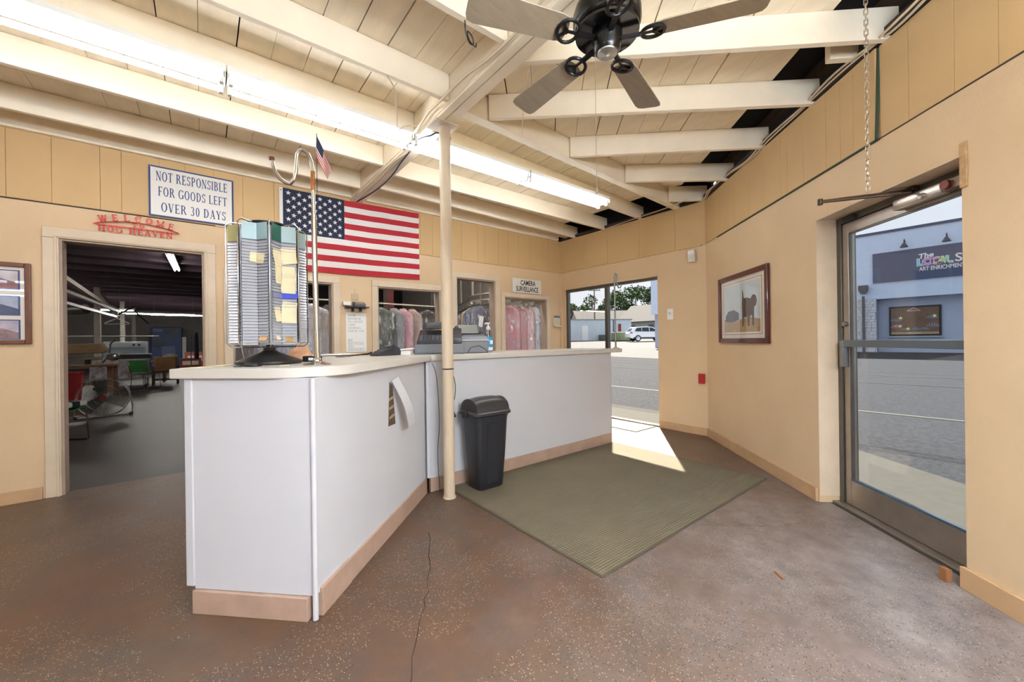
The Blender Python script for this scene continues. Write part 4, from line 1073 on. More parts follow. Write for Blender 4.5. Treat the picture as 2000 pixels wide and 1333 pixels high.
# ------------------------------------------------------------------ grey blue shop across the street
FBX = 22.0
SHF = at(FBX, 0, 0, rz=-90)       # x = -world y, y = depth away
with frame(SHF):
    t = thing('shop_building', 'grey blue painted shop across the street with a dark sign board', 'building', loc=(2, 2, .2))
    BLU = mat('grey blue painted brick', (206, 222, 246), .8, var=.05, scale=3, bump=.2, bscale=8)
    BLD = mat('darker blue grey wall', (172, 184, 208), .8, var=.06, scale=3)
    MB().box(-12, 16, 0, 8, 3.12, 6.42).build('upper_wall', BLU, t)
    MB().box(-12, 16, .5, 8, .0, 3.12).build('lower_wall', BLD, t)
    MB().box(-12.05, 16.05, -.06, 8, 6.42, 6.54).build('parapet_cap', mat('navy cap', (66, 80, 108), .6), t)
    MB().box(-.08, .80, -.05, .6, .0, 3.16).build('stone_core', mat('pale mortar', (150, 160, 178), .9), t)
    STN = mat('white painted stone', (206, 212, 222), .85, var=.15, scale=5, bump=.4, bscale=20)
    rnd = random.Random(5); z = .42
    while z < 3.1:
        hh = rnd.choice([.13, .16, .20]); x = -.08
        while x < .79:
            ww = min(rnd.choice([.16, .22, .3]), .80 - x)
            if ww > .05: MB().box(x + .006, x + ww - .006, -.10 - rnd.uniform(0, .03), -.04, z + .006, min(z + hh, 3.15) - .006).build('stone', STN, t)
            x += ww
        z += hh
    NAVY = mat('dark navy sign board', (76, 88, 120), .6, var=.05)
    sb = MB().box(.68, 9.5, -.08, 0, 3.94, 5.43).build('sign_board', NAVY, t)
    DSP = mat('dark downspout', (52, 60, 76), .5)
    MB().box(.27, .37, -.22, -.12, .4, 3.30).build('downspout', DSP, t)
    MB().prism([(.14, 3.86), (.50, 3.86), (.50, 3.62), (.40, 3.42), (.24, 3.42), (.14, 3.62)], -.30, -.05, 'y').build('conductor_head', DSP, t)
    for x in (1.86, 3.24, 5.2, 7.2):
        MB().cyl((x, -.35, 5.52), (x, -.35, 5.72), .16, .05, n=14).build('sign_lamp', DSP, t, smooth=True)
        MB().tube([(x, 0, 5.80), (x, -.25, 5.92), (x, -.35, 5.86), (x, -.35, 5.70)], .02, 6).build('lamp_arm', DSP, t)
    WL = mat('sign white paint', (236, 236, 240), .6)
    cols = [(120, 200, 232), (196, 130, 214), (230, 150, 190), (190, 220, 150), (150, 214, 190)]
    text('The', .32, facing_A(2.55, -.085, 5.02) @ Matrix.Rotation(R(6), 4, 'Z'), t, WL, .01, xs=1.0, bold=.01, shear=.2)
    for i, (ch, x) in enumerate(zip('LOCAL', (2.36, 2.62, 2.88, 3.09, 3.29))):
        text(ch, .43, facing_A(x, -.085, 4.72), t, WL, .008, bold=.035, name='letter_outline')
        text(ch, .43, facing_A(x, -.100, 4.72), t, mat('sign colour %d' % i, cols[i], .6), .01, bold=.012, name='letter')
    text('Sp', .52, facing_A(3.72, -.085, 4.76), t, WL, .01, bold=.008)
    text('ART ENRICHMENT', .26, facing_A(3.06, -.085, 4.40), t, WL, .01, bold=.004, xs=.66)
    wn = MB().box(1.20, 3.0, .42, .5, 1.22, 2.70).build('window_frame', mat('black window frame', (30, 30, 34), .5), t)
    MB().box(1.28, 2.92, .40, .43, 1.31, 2.62).build('window_pane', mat('brown painted pane', (110, 82, 62), .3, var=.3, scale=3), wn)
    MB().box(1.15, 3.05, .36, .5, 1.16, 1.22).build('window_sill', mat('pale sill', (170, 182, 200), .7), wn)
    FRD = mat('painted blue fronds', (130, 186, 240), .6); YLS = mat('painted yellow', (246, 240, 170), .6); PNK = mat('painted pink', (236, 120, 126), .6); SAND = mat('painted sand', (176, 146, 110), .6)
    MB().box(1.28, 2.92, .396, .40, 1.31, 1.42).build('mural_sand', SAND, wn)
    for cx, cz, s in ((1.45, 1.62, .2), (1.45, 1.95, .2), (1.75, 1.5, .16), (2.15, 1.5, .17), (2.45, 1.52, .15), (2.72, 1.65, .22), (2.70, 2.05, .2)):
        for k in range(6):
            a = R(20 + k * 28)
            MB().prism([(cx, cz), (cx + s * math.cos(a - .12), cz + s * .8 * math.sin(a - .12)), (cx + s * 1.1 * math.cos(a), cz + s * .9 * math.sin(a))], .39, .396, 'y').build('mural_leaf', FRD, wn)
    for cx, cz in ((1.62, 2.12), (1.60, 1.72), (1.88, 1.58), (2.78, 2.18)):
        MB().prism([(cx + .09 * (1 if i % 2 == 0 else .45) * math.cos(R(90 + 36 * i)), cz + .09 * (1 if i % 2 == 0 else .45) * math.sin(R(90 + 36 * i))) for i in range(10)], .388, .394, 'y').build('mural_star', YLS, wn)
    MB().prism([(1.36, 1.70), (1.45, 1.66), (1.54, 1.72), (1.48, 1.80), (1.38, 1.79)], .388, .394, 'y').build('mural_shape', PNK, wn)
    MB().tube([(1.85, .392, 2.46), (2.08, .392, 2.6), (2.32, .392, 2.46), (1.85, .392, 2.46)], .012, 5).build('mural_line', WL, wn)
    text('OPEN STUDIO', .075, facing_A(2.1, .394, 1.36), wn, WL, .002)

# ------------------------------------------------------------------ view past the open door: shed, houses, car, pole, trees
def polar(x_px, r):     # point on the ground along a bearing, r metres forward of the viewpoint
    a = (x_px - 1000) / 764.9
    x = -5.017 + r * (_f.x + a * _r0.x); y = -4.91 + r * (_f.y + a * _r0.y)
    return Vector((x, y, gz(x, y)))
RA = math.degrees(math.atan2(-math.cos(R(51.64)), math.sin(R(51.64))))   # bearing of 'right' in the view
p = polar(1150, 52)
with frame(at(p.x, p.y, p.z, rz=RA + 8)):
    t = thing('metal_shed', 'long pale ribbed metal shed behind the parking lot', 'building')
    SHD = mat('pale blue metal siding', (196, 208, 220), .5, .1, var=.06)
    pts = []
    for i in range(100):
        x = -9 + i * .15
        pts += [(x, 0), (x + .03, -.035), (x + .06, -.035), (x + .09, 0)]
    bb = MB()
    vsl = [(q[0], q[1], 0) for q in pts] + [(q[0], q[1], 2.75) for q in pts]
    n_ = len(pts); bb.add(vsl, [(i, i + 1, n_ + i + 1, n_ + i) for i in range(n_ - 1)])
    s_ = bb.build('siding', SHD, t); s_['kind'] = 'stuff'
    MB().box(-9, 6, .04, 7, 0, 2.74).build('body', SHD, t)
    MB().box(-9.1, 6.1, -.12, 7.1, 2.74, 2.86).build('roof', mat('shed roof edge', (120, 130, 136), .5), t)
    MB().box(-.95, -.1, -.06, 0, .02, 2.0).build('side_door', mat('white metal door', (226, 228, 230), .5), t)
    for x in (-3.6, 3.4): MB().box(x, x + .12, -.07, 0, 0, 2.75).build('post', mat('shed post', (60, 70, 74), .6), t)
    for x, w_, h_, c in ((1.3, .9, .75, (70, 84, 80)), (3.6, 1.3, .95, (50, 58, 66))): MB().box(x, x + w_, -.9, -.15, 0.02, h_).build('condenser_unit', mat('condenser %d' % c[0], c, .6), t, bevel=.03)
    MB().box(4.1, 4.5, -.1, 0, 1.2, 2.2).build('red_panel', mat('dull red panel', (128, 52, 46), .7), t)
p = polar(1228, 68)
ROOF = mat('grey brown shingles', (92, 87, 82), .9, var=.12, scale=4, bump=.3, bscale=8)
def house(p, rz, L_, D_, hw, hr, wallm, label, name='house', win=()):
    with frame(at(p.x, p.y, p.z - .2, rz=rz)):
        t = thing(name, label, 'building', 'houses behind the lot')
        MB().box(-L_ / 2, L_ / 2, 0, D_, 0, hw).build('walls', wallm, t)
        for s in (0, 1):
            y = 0 if s == 0 else D_
            MB().add([(-L_ / 2 - .3, -.4 if s == 0 else D_ + .4, hw - .25), (L_ / 2 + .3, -.4 if s == 0 else D_ + .4, hw - .25), (L_ / 2 + .3, D_ / 2, hr), (-L_ / 2 - .3, D_ / 2, hr)], [(0, 1, 2, 3)]).build('roof_slope', ROOF, t, solid=.12)
        for s in (-1, 1):
            MB().prism([(0, hw), (D_, hw), (D_ / 2, hr - .1)], s * (L_ / 2 - .05), s * L_ / 2, 'x').build('gable', wallm, t)
        for x, z in win: MB().box(x, x + .9, -.05, 0, z, z + 1.1).build('house_window', mat('dark pane', (70, 80, 90), .2), t)
        return t
house(polar(1252, 66), RA - 52, 9, 8.5, 3.0, 5.9, mat('olive grey siding', (150, 152, 140), .8, var=.05), 'low house with a wide grey brown gable roof behind the white car', win=((-2, 1.2), (1.5, 1.2)))
house(polar(1196, 76), RA + 4, 13, 8, 3.1, 5.6, mat('tan siding', (176, 168, 150), .8), 'house with a long grey roof half hidden behind the metal shed')
t = thing('garden_hedge', 'low clipped green hedge box beside the metal shed', 'hedge', loc=polar(1212, 47))
p = polar(1212, 47)
with frame(at(p.x, p.y, p.z, rz=RA)):
    MB().box(-.9, 1.2, 0, 1.0, 0, 1.1).build('foliage', mat('dusty green hedge', (112, 124, 96), .9, var=.3, scale=3, bump=.8, bscale=6), t, bevel=.12)
    MB().box(-1.0, 1.3, -.1, 1.1, 0, .12).build('planter_edge', CONC, t)
# car
p = polar(1264, 45)
with frame(at(p.x, p.y, p.z, rz=RA + 2)):
    t = thing('parked_car', 'white compact sport utility car parked in the lot', 'car')
    CW = mat('white car paint', (232, 236, 242), .25, coat=.6); CG = mat('dark car glass', (34, 44, 60), .08); TY = mat('tyre', (28, 28, 30), .8); RIM = mat('alloy rim', (180, 182, 186), .3, .8); TRM = mat('black car trim', (40, 42, 46), .6)
    prof = [(-2.28, .45), (-2.32, .75), (-2.25, 1.02), (-2.12, 1.12), (-1.86, 1.52), (-1.55, 1.64), (-.4, 1.68), (.35, 1.60), (1.05, 1.18), (1.75, 1.04), (2.18, .92), (2.30, .70), (2.28, .42), (1.85, .30), (-1.9, .30)]
    rings = []
    for y, inset in ((-.90, .07), (-.88, 0), (0, 0), (.88, 0), (.90, .07)):
        rings.append([(x * (1 - inset * .02), y * (1 - max(0, z - 1.0) * .22), z - (inset if z > 1 else 0) * .3) for x, z in prof])
    MB().loft(rings).build('body', CW, t, smooth=True)
    for s in (-1, 1):
        Y = s * .905
        for w_ in ([(-1.72, 1.14), (-1.50, 1.50), (-.95, 1.56), (-.95, 1.12)], [(-.88, 1.12), (-.88, 1.565), (-.10, 1.57), (-.10, 1.10)], [(-.02, 1.10), (-.02, 1.57), (.30, 1.53), (.88, 1.14)]):
            MB().add([(x, Y * (1 - max(0, z - 1.0) * .22) + s * .006, z) for x, z in w_], [(0, 1, 2, 3)]).build('side_window', CG, t, solid=.01)
        MB().box(-1.9, 1.95, Y - .02, Y + .02, .30, .46).build('sill_trim', TRM, t, bevel=.01)
        MB().box(-2.30, -2.0, Y - .03, Y + .012, .92, 1.06).build('tail_lamp', mat('tail lamp', (160, 30, 34), .3), t)
        MB().box(.55, .72, Y + (0 if s > 0 else -.16), Y + (.16 if s > 0 else 0), 1.12, 1.24).build('mirror', CW, t, bevel=.02)
        for x in (-1.38, 1.36):
            wh = MB().cyl((x, Y - .21 * (s > 0) + (.0 if s > 0 else -.02), .35), (x, Y + .02 * (s > 0) + (.21 if s < 0 else 0), .35), .35, n=24).build('wheel', TY, t, smooth=True)
            MB().lathe([(.01, 0), (.23, .0), (.24, .02), (.05, .03)], (0, 0, 0), 20).v
            with frame(at(x, Y + s * .025, .35, rx=-90 * s)):
                MB().lathe([(.24, 0), (.235, .02), (.07, .005), (.06, .03)], (0, 0, 0), 20).build('rim', RIM, wh, smooth=True)
    MB().add([(-2.14, -.70, 1.14), (-2.14, .70, 1.14), (-1.90, .62, 1.50), (-1.90, -.62, 1.50)], [(0, 1, 2, 3)]).build('rear_window', CG, t, solid=.01)
p = polar(1162, 72)
with frame(at(p.x, p.y, p.z, rz=RA)):
    t = thing('utility_pole', 'thin wooden utility pole with a crossarm rising behind the metal shed', 'pole')
    PW = mat('weathered pole', (120, 108, 98), .9)
    MB().cyl((0, 0, -.3), (0, 0, 9.1), .15, .10, n=10).build('shaft', PW, t)
    MB().box(-1.1, 1.1, -.06, .06, 8.6, 8.75).build('crossarm', PW, t)
    for x in (-.95, -.45, .45, .95): MB().cyl((x, 0, 8.75), (x, 0, 8.95), .05, n=8).build('insulator', TRM, t)
for k, (x, z) in enumerate(((6.75, 7.0), (6.95, 7.45))):
    tag(MB().tube([(x, -45 + i * 9, z + .004 * (i - 5) ** 2 * 2) for i in range(11)], .014, 6).build('overhead_wire', BLACKP), ['lower black overhead wire strung along the street', 'upper black overhead wire strung along the street'][k], 'wire', 'overhead wires')
# trees
LEAF = [mat('leaf green %d' % i, c, .7, var=.35, scale=.8) for i, c in enumerate([(70, 94, 52), (58, 84, 46), (86, 108, 60)])]
for m_ in LEAF: m_.node_tree.nodes['Principled BSDF'].inputs['Specular IOR Level'].default_value = .2
BARK = mat('bark', (86, 74, 64), .9, var=.3)
def tree(px, r, h, w_, seed, label, lm, cl=9):
    p = polar(px, r); rnd = random.Random(seed)
    with frame(at(p.x, p.y, p.z - .1, rz=rnd.uniform(0, 360))):
        t = thing('leafy_tree', label, 'tree', 'trees behind the houses')
        br = MB(); br.tube([(0, 0, 0), (.1, 0, h * .3), (0, .1, h * .55)], [.32, .25, .14], 8).build('trunk', BARK, t)
        b = MB(); blobs = []
        for i in range(cl):
            a = rnd.uniform(0, 6.28); q = rnd.uniform(0, .36) * w_; blobs.append((q * math.cos(a), q * math.sin(a), h * rnd.uniform(.38, .86), w_ * rnd.uniform(.16, .26)))
        for i, (x, y, z, s) in enumerate(blobs[:5]): MB().tube([(0, .05, h * .42), (x * .6, y * .6, (z + h * .42) / 2), (x, y, z)], [.12, .08, .03], 6).build('branch', BARK, t)
        for x, y, z, s in blobs:
            for _ in range(230):
                d = Vector((rnd.gauss(0, 1), rnd.gauss(0, 1), rnd.gauss(0, 1))).normalized() * s * rnd.uniform(.55, 1.08)
                c = Vector((x, y, z)) + Vector((d.x, d.y, d.z * .85)); e = rnd.uniform(.16, .34)
                u = Vector((rnd.gauss(0, 1), rnd.gauss(0, 1), rnd.gauss(0, .6))).normalized() * e; v = u.cross(Vector((rnd.gauss(0, 1), rnd.gauss(0, 1), rnd.gauss(0, 1)))).normalized() * e * .7
                b.add([c - u, c - v, c + u, c + v], [(0, 1, 2, 3)])
        s_ = b.build('leaves', lm, t); s_['kind'] = 'stuff'
for a in ((1120, 98, 9.2, 7.2, 1, 'leafy tree at the left end of the tree line above the metal shed', 0), (1168, 96, 10.2, 6.6, 2, 'leafy tree behind the utility pole', 1), (1205, 108, 13.4, 8.4, 3, 'tall leafy tree seen beside the window mullion', 2), (1238, 90, 11.9, 7.6, 4, 'tall leafy tree rising over the gable roof', 0), (1272, 92, 12.0, 8.5, 5, 'tall leafy tree at the right end above the white car', 1), (1148, 100, 8.6, 8.0, 6, 'distant low leafy tree filling the gap beside the pole', 2), (1225, 104, 10.2, 9, 7, 'distant leafy tree between the two tall ones', 1)):
    tree(a[0], a[1], a[2], a[3], a[4], a[5], LEAF[a[6]])
# ================================================================== ceiling fan
FCX, FCY, FZ = -3.574, -3.805, 2.575
with frame(at(FCX, FCY, 0)):
    t = thing('ceiling_fan', 'black ceiling fan with five grey brown blades hanging near the main beam', 'ceiling fan', loc=(0, 0, 2.5))
    MB().lathe([(.03, 2.86), (.075, 2.89), (.08, 2.95), (.08, 2.955)], n=28).build('canopy', BLACKG, t, smooth=True)
    MB().cyl((0, 0, 2.72), (0, 0, 2.88), .013, n=12).build('downrod', BLACKG, t, smooth=True)
    MB().lathe([(.04, 2.765), (.10, 2.755), (.140, 2.73), (.150, 2.70), (.150, 2.655), (.142, 2.635), (.128, 2.625), (.06, 2.622)], n=40).build('motor_housing', BLACKG, t, smooth=True)
    b = MB()
    for k in range(36):
        a = R(k * 10); b.bar((.072 * math.cos(a), .072 * math.sin(a), 2.618), (.128 * math.cos(a), .128 * math.sin(a), 2.622), .006, .010)
    s_ = b.build('vent_ribs', mat('dark steel ribs', (150, 146, 140), .3, .8), t); s_['kind'] = 'stuff'
    MB().lathe([(.130, 2.612), (.140, 2.612), (.142, 2.622), (.130, 2.624)], n=40).build('vent_ring', mat('dark steel ring', (60, 58, 57), .25, .9), t, smooth=True)
    MB().lathe([(.066, 2.622), (.066, 2.585), (.060, 2.57), (.060, 2.548), (.052, 2.536), (.05, 2.532)], n=32).build('switch_housing', BLACKG, t, smooth=True)
    MB().lathe([(.046, 2.534), (.044, 2.526), (.02, 2.522), (.008, 2.519), (.004, 2.519)], n=28).build('bottom_cap', mat('silver cap', (196, 194, 190), .25, .9), t, smooth=True)
    BLD_ = mat('grey brown fan blade', (150, 134, 112), .38, var=.2, scale=6, stretch=(1, 6, 1), coat=.25)
    for k in range(5):
        with frame(at(0, 0, FZ + .012, rz=16 + 72 * k) @ Matrix.Rotation(R(13), 4, 'X')):
            pr = [(.205, -.052), (.24, -.060), (.60, -.072), (.628, -.064), (.637, -.04), (.637, .04), (.628, .064), (.60, .072), (.24, .060), (.205, .052), (.192, 0)]
            MB().prism(pr, 0, .006).build('blade', BLD_, t, bevel=.0015, seg=1)
            IR = mat('black cast iron', (30, 29, 29), .35, .5)
            ir = MB().tube([(.195 + .048 * math.cos(R(a)), .050 * math.sin(R(a)), -.006) for a in range(0, 360, 20)], .008, 6, True).build('blade_iron', IR, t, smooth=True)
            MB().bar((.06, 0, -.002), (.15, 0, -.006), .022, .010).build('iron_arm', IR, ir)
            for a in (40, 180 - 0, -40): MB().bar((.195, 0, -.006), (.195 + .046 * math.cos(R(a)), .048 * math.sin(R(a)), -.006), .010, .008).build('iron_spoke', IR, ir)
            MB().cyl((.205, 0, -.012), (.205, 0, -.003), .012, n=10).build('iron_boss', IR, ir)
    ox, oy = -.784 * .055, .62 * .055
    MB().cyl((ox, oy, 2.56), (ox, oy, 1.93), .0012, n=6).build('pull_string', mat('grey string', (120, 110, 96), .8), t)
    MB().cyl((ox, oy, 1.93), (ox, oy, 1.90), .004, n=8).build('string_pendant', mat('grey string', (120, 110, 96), .8), t)

# ------------------------------------------------------------------ hanging chain
t = thing('hanging_chain', 'clear silver chain hanging from the ceiling near the glass entrance door', 'chain', loc=(-2.30, -4.47, 3.165))
CHM = mat('dull silver links', (196, 184, 166), .25, .7)
def link(rz):
    with frame(Matrix.Translation((-2.30, -4.47, 3.165)) @ Matrix.Rotation(R(rz), 4, 'Z')):
        pts = [(.0075 * math.cos(R(a)), 0, (.011 if math.sin(R(a)) > 0 else -.011) + .0075 * math.sin(R(a))) for a in range(15, 376, 30)]
        return MB().tube(pts, .0024, 5, True).build('link', CHM, t, smooth=True)
l0, l1 = link(20), link(110)
for k in range(1, 22):
    piece(l0, 'link', Matrix.Translation((0, 0, -.054 * k)), t); piece(l1, 'link', Matrix.Translation((0, 0, -.027 - .054 * k)), t)
l1.location = (0, 0, -.027)

# ------------------------------------------------------------------ cables
CABW = mat('cream cable', (214, 196, 166), .6); CABB = mat('blue black cable', (44, 56, 86), .5); CABG = mat('green wire', (44, 92, 58), .5)
def cable(pts, r, m, label, n=6, name='cable', group='loose cables'):
    P = []
    pts = [Vector(p) for p in pts]
    for i in range(len(pts) - 1):
        p0 = pts[max(i - 1, 0)]; p1 = pts[i]; p2 = pts[i + 1]; p3 = pts[min(i + 2, len(pts) - 1)]
        for k in range(5):
            s = k / 5
            P.append(.5 * ((2 * p1) + (p2 - p0) * s + (2 * p0 - 5 * p1 + 4 * p2 - p3) * s * s + (3 * p1 - p0 - 3 * p2 + p3) * s ** 3))
    P.append(pts[-1])
    return tag(MB().tube(P, r, n).build(name, m, smooth=True), label, 'cable', group)
with frame(CF):
    for k in range(2):
        o = -.03 - k * .02
        cable([(-.02 + k * .05, o, 2.985), (.12, o, 2.99), (.26, o - .01, 3.025), (.42, o, 3.04 - .02 * k), (.8, o, 3.01), (1.15, o, 2.975), (1.5, o, 3.0 + .015 * k), (1.95, o, 3.005), (2.3, o, 3.015 + .015 * k), (2.62, o, 3.0), (2.8, o - .02 * k, 2.985), (3.2, o, 3.02), (4.0, o, 3.0)], .0075, CABW, ['lower cream cable running along the top of the diagonal wall', 'upper cream cable running along the top of the diagonal wall'][k])
cable([(-3.63, -1.80, 2.952), (-3.635, -2.0, 2.97), (-3.64, -2.2, 3.0), (-3.66, -2.42, 2.968), (-3.645, -2.7, 2.985), (-3.625, -2.98, 2.968), (-3.62, -3.3, 2.97), (-3.64, -3.6, 3.0), (-3.62, -4.0, 2.99)], .011, CABW, 'thick cream cable sagging along the main beam towards the fan')
cable([(-4.05, -2.42, 2.978), (-3.98, -2.36, 2.95), (-3.93, -2.27, 2.90), (-3.86, -2.1, 2.88), (-3.80, -1.98, 2.90), (-3.74, -1.98, 2.95), (-3.66, -2.02, 2.96)], .005, CABW, 'thin cream wire looping below the joist left of the pole')
cable([(-3.56, -1.66, 2.93), (-3.52, -1.35, 2.945), (-3.49, -1.1, 2.94), (-3.47, -.75, 2.945), (-3.49, -.4, 2.945), (-3.53, -.06, 2.95)], .007, CABB, 'blue black cable stapled under the beam above the wall flag')
cable([(-3.55, -1.68, 2.935), (-3.58, -1.3, 2.95), (-3.55, -.9, 2.945), (-3.57, -.06, 2.95)], .008, CABW, 'cream cable stapled under the beam above the wall flag')
cable([(-3.60, -1.78, 2.935), (-3.58, -1.95, 2.92), (-3.56, -2.05, 2.90), (-3.52, -2.09, 2.92), (-3.45, -2.08, 2.91), (-3.42, -2.12, 2.90), (-3.43, -2.10, 2.84), (-3.45, -2.085, 2.76)], .006, CABB, 'tangled blue cable at the top of the support pole')
cable([(-3.43, -2.06, 2.95), (-3.41, -2.08, 2.86), (-3.42, -2.09, 2.78), (-3.44, -2.085, 2.70)], .010, CABW, 'short cream cable bending down behind the top of the support pole')
cable([(-3.88, -3.10, 2.985), (-3.87, -3.09, 2.93), (-3.83, -3.07, 2.90), (-3.80, -3.06, 2.92), (-3.82, -3.07, 2.95), (-3.86, -3.09, 2.94), (-3.84, -3.08, 2.905), (-3.78, -3.05, 2.915), (-3.77, -3.04, 2.945)], .0035, BLACKP, 'coiled dark wires dangling from the ceiling joist near the fan')
cable([(-2.9, -2.40, 2.975), (-3.05, -2.6, 2.97), (-3.2, -2.8, 2.965), (-3.38, -3.05, 2.95)], .003, CABW, 'thin cream wire stretched between the joists below the fan')
cable([(-.25, -2.45, 2.975), (-.2, -2.2, 2.97), (-.14, -1.7, 2.972), (-.10, -1.2, 2.965), (-.05, -.9, 2.96)], .005, CABW, 'thin cream wire stretched under the joists by the far corner')
cable([(-3.50, -1.90, 1.14), (-3.46, -1.97, 1.145), (-3.437, -2.04, 1.12), (-3.43, -2.10, 1.02), (-3.405, -2.12, .90), (-3.40, -2.10, .78), (-3.41, -2.06, .74)], .0035, CABG, 'thin green wire hanging from the countertop beside the pole')
cable([(-3.55, -2.0, 1.07), (-3.545, -2.07, .95), (-3.542, -2.1, .6), (-3.55, -2.08, .35), (-3.545, -2.1, .05)], .003, BLACKP, 'thin black wire running down the left side of the pole')
cable([(-3.40, -1.99, .72), (-3.38, -2.0, .70), (-3.36, -1.99, .66), (-3.33, -1.975, .60)], .012, BLACKP, 'short thick black cable end behind the waste bin')

# ================================================================== things on the counters
DK = mat('charcoal plastic', (46, 46, 52), .42)
with frame(at(-3.80, -1.66, TZ, rz=20)):
    t = thing('card_terminal', 'black card payment terminal lying on the countertop left of the pole', 'card terminal')
    MB().prism([(-.13, 0), (.12, 0), (.13, .05), (.06, .085), (-.06, .045), (-.13, .016)], -.05, .05, 'y').build('body', DK, t, bevel=.008)
    MB().prism([(.0, .075), (.055, .092), (.06, .086), (.005, .068)], -.035, .035, 'y').build('screen', mat('dark screen', (40, 60, 70), .15), t)
    for i in range(3):
        for j in range(3): MB().box(-.095 + .03 * i, -.075 + .03 * i, -.032 + .023 * j, -.014 + .023 * j, .03 + .012 * i, .040 + .014 * i).build('key', GREYP, t)
with frame(at(-3.62, -1.66, TZ, rz=-38)):
    t = thing('white_stand', 'small white two tier plastic stand beside the card terminal', 'stand')
    MB().box(-.045, .045, -.04, .04, 0, .036).build('base', WHITEP, t, bevel=.004)
    MB().prism([(-.05, .038), (.062, .048), (.062, .062), (-.05, .052)], -.045, .045, 'y').build('top', WHITEP, t, bevel=.003)
with frame(at(-3.26, -1.60, TZ, rz=-30)):
    t = thing('cash_register', 'large grey and charcoal cash register partly hidden behind the pole', 'cash register')
    GR = mat('grey register body', (112, 116, 122), .45)
    MB().box(-.22, .22, -.19, .19, 0, .09).build('drawer', GR, t, bevel=.006)
    MB().box(-.215, .215, -.197, -.19, .012, .078).build('drawer_front', GR, t, bevel=.003)
    MB().prism([(-.18, .09), (.18, .09), (.18, .23), (.02, .17), (-.18, .115)], -.20, .05, 'x').build('keyboard_body', DK, t, bevel=.006)
    MB().prism([(-.17, .09), (.18, .09), (.18, .24), (.06, .24), (-.17, .14)], .05, .20, 'x').build('printer_body', DK, t, bevel=.008)
    MB().prism([(.05, .235), (.17, .235), (.15, .30), (.09, .30)], -.13, .02, 'x').build('display', DK, t, bevel=.006)
    for i in range(6):
        for j in range(4): MB().box(-.18 + .036 * i, -.152 + .036 * i, -.14 + .036 * j, -.112 + .036 * j, .118 + .012 * j, .134 + .013 * j).build('key', GREYP, t)
with frame(at(-2.93, -1.62, TZ, rz=-18)):
    t = thing('receipt_printer', 'grey printer with a white paper line right of the pole', 'printer')
    MB().prism([(-.17, 0), (.17, 0), (.17, .16), (.10, .20), (-.12, .16), (-.17, .11)], -.15, .13, 'x').build('body', GR, t, bevel=.010)
    MB().box(-.15, .13, -.175, .0, .118, .124).build('paper_line', PAPER, t)
    MB().prism([(-.02, .19), (.14, .165), (.16, .25), (.05, .27)], -.14, .10, 'x').build('screen_back', DK, t, bevel=.006)
    MB().prism([(-.030, .188), (-.018, .188), (.050, .275), (.038, .275)], -.12, .07, 'x').build('screen', mat('olive grey display', (112, 112, 100), .25), t)
    MB().tube([(-.08, -.172, .0), (-.05, -.176, .05), (.03, -.176, .07), (.10, -.176, .03), (.12, -.174, .0)], .003, 6).build('cord', BLACKP, t)
with frame(at(-2.75, -1.66, TZ)):
    t = thing('sanitizer_bottle', 'tall clear pump bottle of hand sanitizer with a blue label', 'bottle')
    PL = glassmat('clear bottle plastic', (.90, .93, .95), 2.2)
    LIQ = mat('clear gel', (214, 226, 232), .1, alpha=.45)
    MB().lathe([(.035, 0), (.043, .006), (.044, .16), (.040, .19), (.022, .215), (.019, .22), (.019, .232)], n=24).build('bottle', PL, t, smooth=True)
    MB().lathe([(.033, .004), (.040, .008), (.041, .15), (.03, .152)], n=20).build('gel', LIQ, t, smooth=True)
    MB().lathe([(.0446, .05), (.0450, .052), (.0450, .15), (.0446, .152)], n=24, a0=200, a1=330).build('label', mat('blue label', (40, 150, 200), .4), t, smooth=True)
    MB().lathe([(.0448, .02), (.0452, .022), (.0452, .048), (.0448, .05)], n=24, a0=200, a1=330).build('label_foot', mat('white label', (230, 236, 240), .4), t, smooth=True)
    MB().lathe([(.021, .225), (.022, .228), (.022, .25), (.010, .258), (.008, .285), (.006, .285)], n=18).build('pump_collar', WHITEP, t, smooth=True)
    MB().prism([(-.035, .285), (.018, .285), (.018, .30), (-.03, .298), (-.042, .278)], -.009, .009, 'y').build('pump_head', WHITEP, t, bevel=.003)
    MB().cyl((0, 0, .03), (0, 0, .23), .003, n=6).build('dip_tube', WHITEP, t)
    MB().box(-.012, .022, -.0458, -.0452, .08, .12).build('label_mark', mat('white label', (230, 236, 240), .4), t)
# loose things round the carousel
with frame(at(-4.82, -2.60, TZ)):
    t = thing('tape_puck', 'black round puck with a flat arm in front of the carousel base', 'puck')
    MB().lathe([(.034, 0), (.040, .003), (.040, .014), (.034, .018)], n=24).build('disc', BLACKP, t, smooth=True)
    MB().bar((-.08, .01, .003), (.0, .0, .004), .012, .005).build('arm', BLACKP, t)
for i, (x, y, r_, w_, h_, lb) in enumerate(((-5.04, -2.50, 35, .10, .07, 'cream ticket at the left end of the rounded countertop'), (-4.93, -2.36, 60, .14, .05, 'long cream strip beside the carousel base on the countertop'), (-4.70, -2.66, 20, .05, .03, 'tiny pink slip on the countertop near the hook stand'))):
    with frame(at(x, y, TZ, rz=r_)): tag(MB().box(-w_ / 2, w_ / 2, -h_ / 2, h_ / 2, .0005, .003).build('paper_slip', CREAMP), lb, 'paper', 'paper slips on the counter')
with frame(at(-4.49, -2.28, TZ, rz=-30)):
    t = thing('date_stamp', 'small black hand stamp with a white window behind the hook stand', 'stamp')
    MB().box(-.05, .05, -.022, .022, 0, .034).build('body', BLACKP, t, bevel=.005)
    MB().box(-.015, .012, -.0235, -.0215, .008, .024).build('window', WHITEP, t)
